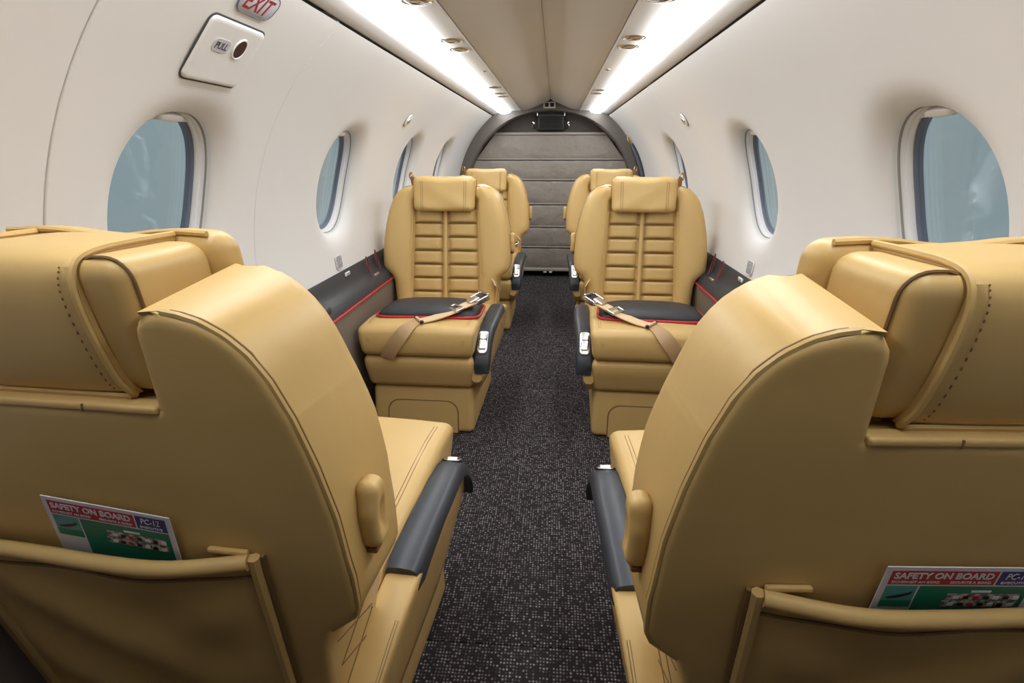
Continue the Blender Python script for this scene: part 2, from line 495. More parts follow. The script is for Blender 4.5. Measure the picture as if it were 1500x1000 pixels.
# EXIT sign
ex = obj('exit_sign', on_wall(plate(rrect(0.118, 0.052, 0.022), 0.002, 0.0008), -1, 1.118, 0.632, 0.0006), 'signgrey')
tag(ex, 'grey rounded sign reading EXIT in red above the hatch', 'sign')
obj('exit_lettering', on_wall(fit_text('EXIT', 0.086, 0.034, bold=0.012, shear=0.12), -1, 1.118, 0.632, 0.0028), 'signred', ex)
rimp = [(p[0], p[1]) for p in rrect(0.118, 0.052, 0.022)]
obj('sign_rim', tube([wp(-1, 1.118 + u, 0.632 + v, 0.0022) for u, v in rimp], 0.0012, 5, True), 'seal', ex)

# windows
def win_rings(side, yc, prof, nseg=72):
    V, F = [], []
    for sc, n in prof:
        for k in range(nseg):
            th = 2 * pi * k / nseg; r = hole_r(th, HW, HH) * sc
            V.append(wp(side, yc + r * cos(th), SC + r * sin(th), n))
    for i in range(len(prof) - 1):
        for k in range(nseg):
            a = i * nseg + k; b_ = i * nseg + (k + 1) % nseg
            F.append((a, b_, b_ + nseg, a + nseg) if side < 0 else (a + nseg, b_ + nseg, b_, a))
    return V, F
wnames = {(-1, 0): 'oval window in the exit hatch below the PULL plate', (-1, 1): 'oval window on the EXIT side above the grey socket plate',
          (-1, 2): 'oval window on the EXIT side behind the cushioned seat', (-1, 3): 'oval window on the EXIT side closest to the curtain',
          (1, 0): 'oval window opposite the exit hatch', (1, 1): 'oval window opposite the EXIT side, above the ledge with a grey plate',
          (1, 2): 'oval window opposite the EXIT side, closest to the black strap'}
wi = 0
for side in (-1, 1):
    for k, yc in enumerate(WINS[side]):
        wi += 1
        w = empty('window_%d' % wi); tag(w, wnames[(side, k)], 'window', kind='structure')
        obj('window_frame', win_rings(side, yc, [(1.10, -0.034), (1.0, -0.0375), (0.985, -0.040), (0.975, -0.049), (0.972, -0.051), (0.945, -0.052), (0.938, -0.055), (0.934, -0.072), (0.96, -0.074)]), 'frame', w, angle=30)
        obj('window_rim', win_rings(side, yc, [(0.992, -0.0385), (0.980, -0.0395), (0.976, -0.0425)]), 'greygap', w)
        obj('window_seal', win_rings(side, yc, [(0.940, -0.064), (0.925, -0.062), (0.905, -0.063), (0.893, -0.066), (0.890, -0.078)]), 'seal', w)
        prof = [(0.925, -0.068), (0.6, -0.068), (0.3, -0.068), (0.002, -0.068), (0.002, -0.073), (0.3, -0.073), (0.6, -0.073), (0.925, -0.073)]
        obj('pane', win_rings(side, yc, prof), 'glass', w)
        # shade pushed up: edge of the shade and its grip at the head of the opening
        V, F = [], []
        for j in range(2):
            for i in range(17):
                u = -1 + 2 * i / 16; yy = u * 0.080
                stop = HH * 0.99 * (1 - abs(yy / (HW * 0.99)) ** HN) ** (1 / HN)
                s_ = SC + (HH * 0.84 if j == 0 else max(stop, HH * 0.84))
                V.append(wp(side, yc + yy, s_, -0.056))
        for i in range(16): F.append((i, i + 1, i + 18, i + 17))
        V2 = [tuple(Vector(p) + Vector((side * 0.004, 0, 0.001))) for p in V]
        F2 = [tuple(reversed([q + 34 for q in f])) for f in F] + [(i + 1, i, i + 34, i + 35) for i in range(16)]
        sh = obj('shade', (V + V2, F + F2), 'frame', w)
        g = rbox((0, 0, 0), (0.070, 0.020, 0.016), 0.0078, 3)
        obj('shade_grip', ([wp(side, yc + a, SC + HH * 0.90 + b_ * (1 - (a / 0.05) ** 2), -0.048 + c_) for a, b_, c_ in g[0]], g[1]), 'frame', sh)

# ledges along both walls with taupe side panels and red piping
def profile_strip(side, prof, y0, y1, ny=2):
    V, F = grid(lambda u, v: (side * prof[round(v * (len(prof) - 1))][0], y0 + (y1 - y0) * u, prof[round(v * (len(prof) - 1))][1]), ny, len(prof))
    return V, F
for side, nm in ((-1, 'EXIT hatch'), (1, 'wall opposite the EXIT hatch')):
    lg = empty('side_ledge'); tag(lg, 'black padded ledge with red piping along the ' + nm, 'ledge')
    prof = [(0.737, 0.598), (0.736, 0.607), (0.731, 0.610), (0.727, 0.604), (0.722, 0.580), (0.714, 0.560), (0.702, 0.547), (0.686, 0.538), (0.674, 0.528), (0.666, 0.515), (0.661, 0.500)]
    obj('ledge_top', profile_strip(side, prof, YF, YB), 'blackleather', lg, angle=50)
    pr2 = [(0.661, 0.500), (0.662, 0.48), (0.664, 0.44), (0.666, 0.36), (0.667, 0.2), (0.667, 0.0)]
    obj('side_panel', profile_strip(side, pr2, YF, YB), 'sidepanel', lg, angle=50)
    obj('piping', tube([(side * 0.6595, YF, 0.500), (side * 0.6595, YB, 0.500)], 0.0042, 8), 'red', lg)
    # storage bin lid with a silver-edged slot, between the two facing rows
    def lidshape(x, y, z):
        return (x, y, z - (0.698 - abs(x)) * 0.55)
    obj('bin_lid', rbox((side * 0.695, 1.50, 0.548), (0.050, 0.46, 0.026), 0.009, 3, deform=lidshape), 'blackleather', lg)
    slot = obj('slot', rbox((side * 0.690, 1.64, 0.5575), (0.018, 0.15, 0.005), 0.002, 2, deform=lidshape), 'black', lg)
    sp = [(side * (0.681 + 0.006 * (k / 8) ** 3), 1.57 + 0.145 * k / 8, 0.5515) for k in range(9)]
    obj('slot_rim', tube(sp, 0.0022, 6), 'silver', slot)
    obj('ledge_groove', rbox((side * 0.710, 1.55, 0.5645), (0.006, 0.16, 0.004), 0.0015, 1), 'black', lg)
    obj('latch', rbox((side * 0.690, 2.28, 0.542), (0.010, 0.055, 0.010), 0.003, 2), 'silver', lg)
    # cord loops tucked behind the padding
    for yy, hh, ww in ((2.235, 0.05, 0.010), (2.355, 0.07, 0.010)):
        pts = smooth_path([(side * 0.704, yy - ww, 0.560), (side * 0.712, yy - ww * 1.1, 0.60), (side * 0.716, yy, 0.60 + hh * 0.45), (side * 0.712, yy + ww * 1.3, 0.60), (side * 0.700, yy + ww * 0.4, 0.560), (side * 0.690, yy - ww * 2, 0.544)], 5)
        c = obj('cord_loop', tube(pts, 0.0022, 6), 'darkred')
        tag(c, 'thin dark red cord loop on the black ledge, ' + ('nearer to' if yy < 2.3 else 'farther from') + ' the grey plate, ' + ('EXIT side' if side < 0 else 'opposite side'), 'cord', 'cord loops on the ledges')
    # grey plate on the wall and the small white switch under it
    pl = obj('socket_plate', on_wall(plate(rrect(0.058, 0.046, 0.010), 0.004, 0.0015), side, 2.00, -0.078, 0.0), 'grey')
    tag(pl, 'small grey printed plate on the white wall above the black ledge, ' + ('EXIT side' if side < 0 else 'opposite the EXIT side'), 'placard')
    obj('plate_rim', tube([wp(side, 2.00 + u, -0.078 + v, 0.0035) for u, v in rrect(0.060, 0.048, 0.011)], 0.0018, 5, True), 'white', pl)
    sw = rbox((side * 0.722, 2.03, 0.594), (0.006, 0.045, 0.014), 0.002, 2)
    sw = obj('switch_plate', sw, 'white'); tag(sw, 'tiny white switch set in the rim of the black ledge, ' + ('EXIT side' if side < 0 else 'opposite the EXIT side'), 'switch')
    obj('switch_key', rbox((side * 0.7185, 2.03, 0.594), (0.003, 0.026, 0.007), 0.001, 1), 'grey', sw)
    # little oval lamp high on the wall
    ol = empty('wall_lamp'); tag(ol, 'tiny oval chrome lamp high on the curved wall, ' + ('EXIT side' if side < 0 else 'opposite the EXIT side'), 'lamp')
    yy = 2.585 if side < 0 else 2.63
    ov = lambda a, b_, n: [(a * cos(2 * pi * k / n), b_ * sin(2 * pi * k / n)) for k in range(n)]
    obj('bezel', on_wall(plate(ov(0.028, 0.030, 24), 0.007, 0.003), side, yy, 0.474), 'white', ol)
    obj('lamp_lens', on_wall(plate(ov(0.017, 0.015, 20), 0.004, 0.002), side, yy, 0.472, 0.0065), 'chrome', ol)
    obj('lamp_shadow_gap', tube([wp(side, yy + u, 0.474 + v, 0.001) for u, v in ov(0.029, 0.031, 24)], 0.0012, 5, True), 'gap', ol)

# lower closing skin beneath and beyond the panels, dark
for side, nm in ((-1, 'trim_1'), (1, 'trim_2')):
    t = obj(nm, plain_cell(side, YB - 0.01, 5.25, s0=-0.9, s1=1.171, n=-0.006), 'dark')
    tag(t, 'dark liner behind the rear arch, ' + ('EXIT side' if side < 0 else 'opposite the EXIT side'), 'liner', kind='structure')

# ceiling
ceil = empty('ceiling'); tag(ceil, 'white cabin ceiling with a beige double vault', 'ceiling', kind='structure')
side_prof = [(0.475, 1.335), (0.462, 1.325), (0.4585, 1.3165), (0.452, 1.3155), (0.43, 1.322), (0.402, 1.331), (0.400, 1.345)]
in_prof = [(0.309, 1.360), (0.308, 1.347), (0.304, 1.345), (0.25, 1.347), (0.232, 1.346), (0.228, 1.350), (0.228, 1.358)]
vault_prof = [(0.2255, 1.362), (0.2255, 1.352), (0.221, 1.350), (0.19, 1.352), (0.15, 1.362), (0.10, 1.382), (0.055, 1.402), (0.030, 1.411), (0.016, 1.417), (0.006, 1.426), (0.0005, 1.430)]
for side in (-1, 1):
    obj('edge_panel', profile_strip(side, side_prof, YF, YB), 'ceil', ceil, angle=35)
    obj('lamp_panel', profile_strip(side, in_prof, YF, YB), 'ceil', ceil, angle=35)
    obj('vault_panel', profile_strip(side, vault_prof, YF, YB), 'vault', ceil, angle=50)
    wt, wt2 = wp(1, 0, 0.62, -0.010), wp(1, 0, 0.672, -0.008)
    obj('trim_backing', profile_strip(side, [(wt[0], wt[2]), (wt2[0], wt2[2]), (0.486, 1.330), (0.474, 1.338)], YF, YB), 'greygap', ceil)  # added strip, stops outside light leaking in above the wall panels
    ls = empty('light_strip', (0, 0, 0)); tag(ls, 'long glowing white light strip in the ceiling, ' + ('EXIT side' if side < 0 else 'opposite the EXIT side'), 'ceiling light')
    obj('diffuser', profile_strip(side, [(0.400, 1.340), (0.3985, 1.331), (0.392, 1.324), (0.375, 1.321), (0.352, 1.322), (0.330, 1.327), (0.316, 1.334), (0.3105, 1.341), (0.309, 1.349)], 0.10, YB - 0.01), 'strip', ls)
    obj('end_block', rbox((side * 0.354, (YF + 0.10) / 2, 1.352), (0.092, 0.10 - YF, 0.016), 0.002, 1), 'white', ls)
    obj('light_rail', tube([(side * 0.4025, YF, 1.3315), (side * 0.4025, YB - 0.01, 1.3315)], 0.0015, 6), 'white', ls)
obj('groove_backing', rbox((0, 2.2, 1.44), (0.05, 5.2, 0.01), 0.002, 1), 'taupe', ceil)
obj('upper_skin', rbox((0, 2.4, 1.50), (1.1, 5.8, 0.02), 0.002, 1), 'dark', ceil)

# downlights
def downlight(x, y, kind, side, which):
    o = empty('ceiling_lamp', (x, y, 1.346))
    g = 'round ceiling lamps, ' + ('EXIT side' if side < 0 else 'opposite the EXIT side')
    tag(o, 'round chrome ceiling lamp, ' + which + ', ' + ('EXIT side' if side < 0 else 'opposite the EXIT side'), 'ceiling lamp', g)
    r = 0.038
    def shp(p): return lathe(p, 30)
    a = obj('bezel', shp([(r, 0.002), (r, -0.002), (r * 0.95, -0.0042), (r * 0.86, -0.0045), (r * 0.80, -0.003), (r * 0.77, 0.0), (r * 0.74, 0.001)]), 'chrome', o)
    b2 = obj('eyeball', shp([(r * 0.75, -0.0005), (r * 0.68, -0.003), (r * 0.54, -0.0055), (r * 0.42, -0.006), (r * 0.36, -0.005), (r * 0.33, -0.003), (0.002, -0.0025)]), 'lens', o)
    obj('lamp_lens', shp([(r * 0.30, -0.003), (r * 0.26, -0.0042), (0.002, -0.005)]), 'brass' if kind else 'chrome', b2)
    return o
WH = ('standing alone by the first window', 'nearer the first window in the middle pair', 'nearer the curtain in the middle pair', 'farthest from the curtain in the last cluster', 'in the middle of the last cluster', 'nearest the curtain in the last cluster')
for (x, y, k), wh in zip(((-0.268, 1.405, 0), (-0.270, 1.868, 0), (-0.270, 2.015, 0), (-0.272, 3.10, 0), (-0.272, 3.40, 1), (-0.272, 3.58, 0)), WH):
    downlight(x, y, k, -1, wh)
for (x, y, k), wh in zip(((0.276, 1.42, 0), (0.274, 1.862, 1), (0.274, 2.006, 0), (0.276, 3.27, 0), (0.276, 3.44, 0)), WH[:3] + ('farther from the curtain in the last pair', 'nearer the curtain in the last pair')):
    downlight(x, y, k, 1, wh)
for x, nm in ((-0.249, 'EXIT side'), (0.250, 'opposite the EXIT side')):
    d = empty('ceiling_sensor', (x, 2.51, 1.346)); tag(d, 'tiny chrome button in the ceiling between the lamps, ' + nm, 'sensor')
    obj('button', lathe([(0.010, 0.001), (0.010, -0.003), (0.007, -0.005), (0.002, -0.005)], 16), 'chrome', d)
    obj('button_eye', lathe([(0.004, -0.0045), (0.003, -0.0065), (0.0005, -0.007)], 12), 'black', d)

# end walls
wf = empty('wall_front'); tag(wf, 'taupe bulkhead at the front end of the cabin', 'wall', kind='structure')
obj('bulkhead_panel', rbox((0, YF - 0.02, 0.72), (1.66, 0.03, 1.6), 0.004, 1), 'taupe', wf)
wb = empty('wall_back'); tag(wb, 'taupe arched frame and dark bulkhead behind the curtain', 'wall', kind='structure')
obj('bulkhead_panel', rbox((0, 5.21, 0.72), (1.66, 0.03, 1.6), 0.004, 1), 'dark', wb)
# arched frame: outer edge follows walls and ceiling, inner edge is a plain arch
outer = [(0.735, 0.0), (0.738, 0.60)] + [(RW * cos(a / RW), ZC + RW * sin(a / RW)) for a in [0.0 + 0.668 * k / 12 for k in range(13)]]
outer += [(0.43, 1.325), (0.36, 1.338), (0.29, 1.345), (0.22, 1.352), (0.15, 1.368), (0.10, 1.388), (0.05, 1.410), (0.0, 1.420)]
inner_key = [(0.0, 0.655), (0.60, 0.680), (0.80, 0.668), (0.90, 0.640), (1.0, 0.598), (1.10, 0.532), (1.18, 0.455), (1.25, 0.362), (1.30, 0.265), (1.33, 0.170), (1.345, 0.06), (1.348, 0.0)]
inner = []
NO = len(outer)
ik = [(x, z) for z, x in inner_key]
L = [0]
for p, q in zip(ik, ik[1:]): L.append(L[-1] + hypot(p[0] - q[0], p[1] - q[1]))
Lo = [0]
for p, q in zip(outer, outer[1:]): Lo.append(Lo[-1] + hypot(p[0] - q[0], p[1] - q[1]))
for l in Lo:
    t = l / Lo[-1] * L[-1]
    inner.append((interp(list(zip(L, [p[0] for p in ik])), t), interp(list(zip(L, [p[1] for p in ik])), t)))
V, F = [], []
full_o = outer + [(-x, z) for x, z in reversed(outer[:-1])]; full_i = inner + [(-x, z) for x, z in reversed(inner[:-1])]
n = len(full_o)
for ringp, y in ((full_o, YB + 0.01), (full_o, YB - 0.002), ([(a[0] * 0.12 + b_[0] * 0.88, a[1] * 0.12 + b_[1] * 0.88) for a, b_ in zip(full_o, full_i)], YB - 0.004), (full_i, YB + 0.008), (full_i, YB + 0.16)):
    V += [(x, y, z) for x, z in ringp]
for i in range(4):
    for k in range(n - 1):
        a = i * n + k; F.append((a, a + 1, a + 1 + n, a + n))
obj('arch_frame', (V, F), 'taupe', wb, angle=40)
# dark upper panel behind the curtain head
obj('upper_panel', rbox((0, 4.955, 1.20), (1.36, 0.02, 0.42), 0.004, 1), 'taupe', wb)
# sign box at the crown of the arch
sg = empty('sign_box', (-0.008, 4.742, 1.386)); tag(sg, 'small white twin-square sign at the crown of the arch', 'sign')
obj('sign_frame', rbox((0, 0, 0), (0.094, 0.010, 0.046), 0.004, 2), 'white', sg)
for sx in (-1, 1): obj('sign_square', rbox((sx * 0.021, -0.005, 0), (0.030, 0.004, 0.029), 0.001, 1), 'dark', sg)
# black equipment box with grille above the curtain
bx = empty('equipment_box', (0.005, 4.90, 1.215)); tag(bx, 'black slatted equipment box above the curtain with silver clips', 'equipment box')
obj('housing', rbox((0, 0.02, 0.055), (0.22, 0.05, 0.13), 0.005, 2), 'black', bx)
for k in range(9): obj('slat', rbox((0, -0.009, 0.012 + 0.009 * k), (0.18, 0.012, 0.005), 0.001, 1), 'dark', bx)
obj('cover_strip', rbox((0, -0.012, 0.106), (0.21, 0.012, 0.022), 0.003, 1), 'blackleather', bx)
for sx in (-1, 1):
    obj('side_rail', tube([(sx * 0.135, -0.008, 0.0), (sx * 0.138, -0.010, 0.05), (sx * 0.12, -0.012, 0.07), (sx * 0.118, -0.012, 0.115)], 0.008, 8), 'dark', bx)
    obj('clip', tube(smooth_path([(sx * 0.140, -0.016, 0.008), (sx * 0.150, -0.020, 0.026), (sx * 0.134, -0.020, 0.042), (sx * 0.146, -0.016, 0.052)], 4), 0.005, 7), 'chrome', bx)
    obj('clip', tube([(sx * 0.112, -0.020, 0.100), (sx * 0.112, -0.020, 0.126)], 0.006, 8), 'chrome', bx)
# curtain
cu = empty('cargo_curtain', (0, 4.88, 0)); tag(cu, 'quilted grey brown curtain closing the rear of the cabin', 'curtain')
zs = [0.072, 0.258, 0.434, 0.623, 0.819, 0.982, 1.178]
def cw(z): return interp([(0, 0.60), (0.4, 0.638), (0.80, 0.652), (0.95, 0.632), (1.18, 0.452)], z)
for z0, z1 in zip(zs, zs[1:]):
    def cp(u, v, z0=z0, z1=z1):
        z = z0 + 0.002 + (z1 - z0 - 0.004) * v; x = (u * 2 - 1) * cw(z)
        e = sin(pi * v) ** 0.5
        fold = 0.0
        for cx, sl in ((-0.52, 0.3), (-0.20, -0.55), (-0.16, 0.35), (0.05, -0.2), (0.19, 0.5), (0.23, -0.35), (0.50, -0.4)):
            q = (x - cx - sl * (v - 0.5) * (z1 - z0) + 0.02 * sin(z0 * 31 + cx * 7)) * 26
            fold += 0.011 * q * math.exp(-q * q)
        return (x, -0.010 * e - fold * (0.3 + 0.7 * v) * e + 0.004, z)
    obj('curtain_panel', grid(cp, 41, 13), 'curtain', cu, angle=0)
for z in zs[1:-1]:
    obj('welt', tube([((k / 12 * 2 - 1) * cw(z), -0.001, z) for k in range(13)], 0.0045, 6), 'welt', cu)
    obj('crease_shade', rbox((0, 0.0, z - 0.008), (2 * cw(z), 0.006, 0.006), 0.002, 1), 'gap', cu)  # dark strip painted as the shade in the fold below each welt
obj('top_hem', tube([(-0.455, -0.004, 1.180), (0.455, -0.004, 1.180)], 0.011, 8), 'welt', cu)
obj('bottom_bar', rbox((0, -0.008, 0.062), (1.23, 0.022, 0.030), 0.008, 2), 'welt', cu)
for sx in (-1, 1):
    obj('bottom_clip', rbox((0.004 + sx * 0.025, -0.012, 0.040), (0.030, 0.014, 0.014), 0.004, 2), 'white', cu)
    obj('side_hook', tube(smooth_path([(sx * 0.600, 0.0, 1.085), (sx * 0.612, -0.012, 1.105), (sx * 0.598, -0.014, 1.118), (sx * 0.588, -0.006, 1.100)], 4), 0.006, 7), 'chrome', cu)
    obj('side_strap', ribbon([(sx * 0.600, -0.004, 1.09), (sx * 0.640, -0.004, 1.02), (sx * 0.672, -0.004, 0.93)], (0, 0, 1), 0.035, 0.004), 'black', cu)
# black strap hanging on the wall beside the arch
bs = empty('wall_strap'); tag(bs, 'black padded strap with brass clip hanging beside the rear arch', 'strap')
pts = [wp(1, 4.60 - 0.10 * (k / 8), 0.40 - 0.34 * k / 8, 0.016) for k in range(9)]
obj('strap_body', xf(tube(pts, [0.014, 0.020, 0.024, 0.026, 0.027, 0.027, 0.026, 0.024, 0.022], 10), lambda x, y, z: (x, y, z)), 'blackleather', bs)
obj('brass_clip', tube(smooth_path([wp(1, 4.60, 0.40, 0.016), wp(1, 4.605, 0.435, 0.020), wp(1, 4.615, 0.455, 0.012)], 4), 0.010, 8), 'brass', bs)
obj('clip_ring', tube([wp(1, 4.615 + 0.014 * cos(2 * pi * k / 14), 0.462 + 0.014 * sin(2 * pi * k / 14), 0.012) for k in range(14)], 0.004, 6, True), 'chrome', bs)

# ================================================================== SEATS
# local frame: x towards the aisle, y forwards, z up; origin on the floor under the foot of the backrest
LEAN = 0.185
ZT = 0.893                                      # shoulder height
NOTCH, NZ = 0.124, 0.796                        # headrest cut-out: half width and floor height
WTAB = [(0.20, 0.215), (0.40, 0.226), (0.48, 0.232), (0.507, 0.240), (0.522, 0.258), (0.536, 0.274), (0.552, 0.280), (0.60, 0.282), (0.68, 0.276), (0.74, 0.265), (0.79, 0.252), (0.83, 0.237), (0.855, 0.222), (0.872, 0.205), (0.884, 0.186), (0.890, 0.168), (0.893, 0.150)]
def wid(z): return interp(WTAB, z)
OUTL = [(wid(z), z) for z in [0.20, 0.40] + [0.46 + (0.893 - 0.46) * k / 60 for k in range(61)]] + [(NOTCH + 0.008, 0.888), (NOTCH, 0.874), (NOTCH, NZ), (-NOTCH, NZ), (-NOTCH, 0.874), (-NOTCH - 0.008, 0.888)]
OUTL += [(-x, z) for x, z in reversed(OUTL[:63])]
def xin(z): return NOTCH + 0.010 * sstep(0.872, 0.893, z)
def odist(x, z):
    d = 9
    for (ax, az), (bx_, bz) in zip(OUTL, OUTL[1:] + OUTL[:1]):
        if abs(bx_ - ax) + abs(bz - az) < 1e-9: continue
        t = max(0, min(1, ((x - ax) * (bx_ - ax) + (z - az) * (bz - az)) / ((bx_ - ax) ** 2 + (bz - az) ** 2)))
        d = min(d, hypot(x - ax - t * (bx_ - ax), z - az - t * (bz - az)))
    return d
def yfront(z): return -LEAN * (z - 0.45)
TH = 0.150
def yrear(z): return -LEAN * (min(z, 0.62) - 0.45) - 0.10 * max(0, z - 0.62) - TH

def backrest_geo(rise=0.0):
    rows = [0.20, 0.26, 0.32, 0.38, 0.43, 0.46, 0.48, 0.495, 0.507, 0.514, 0.522, 0.529, 0.536, 0.544, 0.552, 0.565, 0.583, 0.61, 0.64, 0.67, 0.70, 0.73, 0.755, 0.772, 0.783, 0.790, 0.7935, NZ]
    toprows = [0.7985, 0.804, 0.815, 0.832, 0.845, 0.858, 0.868, 0.876, 0.883, 0.888, 0.891, 0.893]
    ob = [0.0, 0.02, 0.06, 0.10, 0.14, 0.18, 0.24, 0.36, 0.50, 0.63, 0.75, 0.84, 0.90, 0.945, 0.975, 1.0]     # outer block
    cb = [-1, -0.98, -0.94, -0.85, -0.6, -0.3, 0, 0.3, 0.6, 0.85, 0.94, 0.98, 1]
    V, F, idx = [], [], {}
    def add(face, x, z):
        k = (face, round(x, 6), round(z, 6))
        if k in idx: return idx[k]
        d = odist(x, z)
        if face == 0:
            # the notch edge is a soft short radius, the outside a generous one
            r = 0.05 if abs(x) > NOTCH + 0.02 else 0.03
            r = min(0.034, 0.012 + 0.3 * max(0, abs(x) - NOTCH)) if z > 0.7 else 0.036
            fw_ = 0.148 + 0.05 * max(0, 0.79 - z)
            bol = 0.016 * sin(pi * max(0, min(1, (abs(x) - fw_) / (wid(z) + 0.03 - fw_)))) ** 0.7 * sstep(0.40, 0.56, z)
            rec = -0.026 * (1 - sstep(fw_ - 0.012, fw_, abs(x))) * (1 - sstep(0.83, 0.85, z))
            y = yfront(z) + bol + rec
            if d < r: y -= r - sqrt(max(0, r * r - (r - d) ** 2))
        else:
            r = 0.008
            y = yrear(z) - 0.010 * (1 - (abs(x) / 0.29) ** 2)
            if d < r: y += r - sqrt(max(0, r * r - (r - d) ** 2))
        up_ = rise * max(0, (y - yrear(z)) / TH) * sstep(0.78, 0.893, z)
        idx[k] = len(V); 
        fr_ = max(0, min(1, (y - yrear(z)) / TH)) * (1 if rise else 0)
        sg_ = 1 if x > 0 else -1
        V.append((x + sg_ * 0.006 * fr_ * sstep(0.60, 0.76, z) * sstep(NOTCH, wid(z), abs(x)), y + 0.013 * fr_ * sstep(0.56, 0.74, z), z + up_)); return idx[k]
    def quad(face, a, b_, c, d):
        q = [add(face, *p) for p in (a, b_, c, d)]
        q2 = []
        for i in q:
            if i not in q2: q2.append(i)
        if len(q2) > 2: F.append(tuple(q2) if face == 1 else tuple(reversed(q2)))
    allrows = rows + toprows
    for face in (0, 1):
        for z0, z1 in zip(allrows, allrows[1:]):
            for s in (-1, 1):
                for t0, t1 in zip(ob, ob[1:]):
                    x = lambda t, z: s * (xin(z) + (wid(z) - xin(z)) * t)
                    a, b_, c, d = (x(t0, z0), z0), (x(t1, z0), z0), (x(t1, z1), z1), (x(t0, z1), z1)
                    if s > 0: quad(face, a, b_, c, d)
                    else: quad(face, b_, a, d, c)
            if z1 <= NZ + 1e-6:
                for c0, c1 in zip(cb, cb[1:]):
                    quad(face, (c0 * NOTCH, z0), (c1 * NOTCH, z0), (c1 * NOTCH, z1), (c0 * NOTCH, z1))
    # rim joining front and rear
    rim = [(wid(z), z) for z in allrows] + [(xin(z), z) for z in reversed(toprows)] + [(c * NOTCH, NZ) for c in reversed(cb)] + [(-xin(z), z) for z in toprows] + [(-wid(z), z) for z in reversed(allrows)]
    for a, b_ in zip(rim, rim[1:]):
        q = [add(1, *a), add(1, *b_), add(0, *b_), add(0, *a)]
        if len(set(q)) > 2: F.append(tuple(reversed(q)))
    q = [add(1, -wid(0.2), 0.2), add(1, wid(0.2), 0.2), add(0, wid(0.2), 0.2), add(0, -wid(0.2), 0.2)]
    F.append(tuple(q))
    return V, F

def rear_y(x, z): return yrear(z) - 0.010 * (1 - (abs(x) / 0.29) ** 2)

def seat_side_y(x): return x

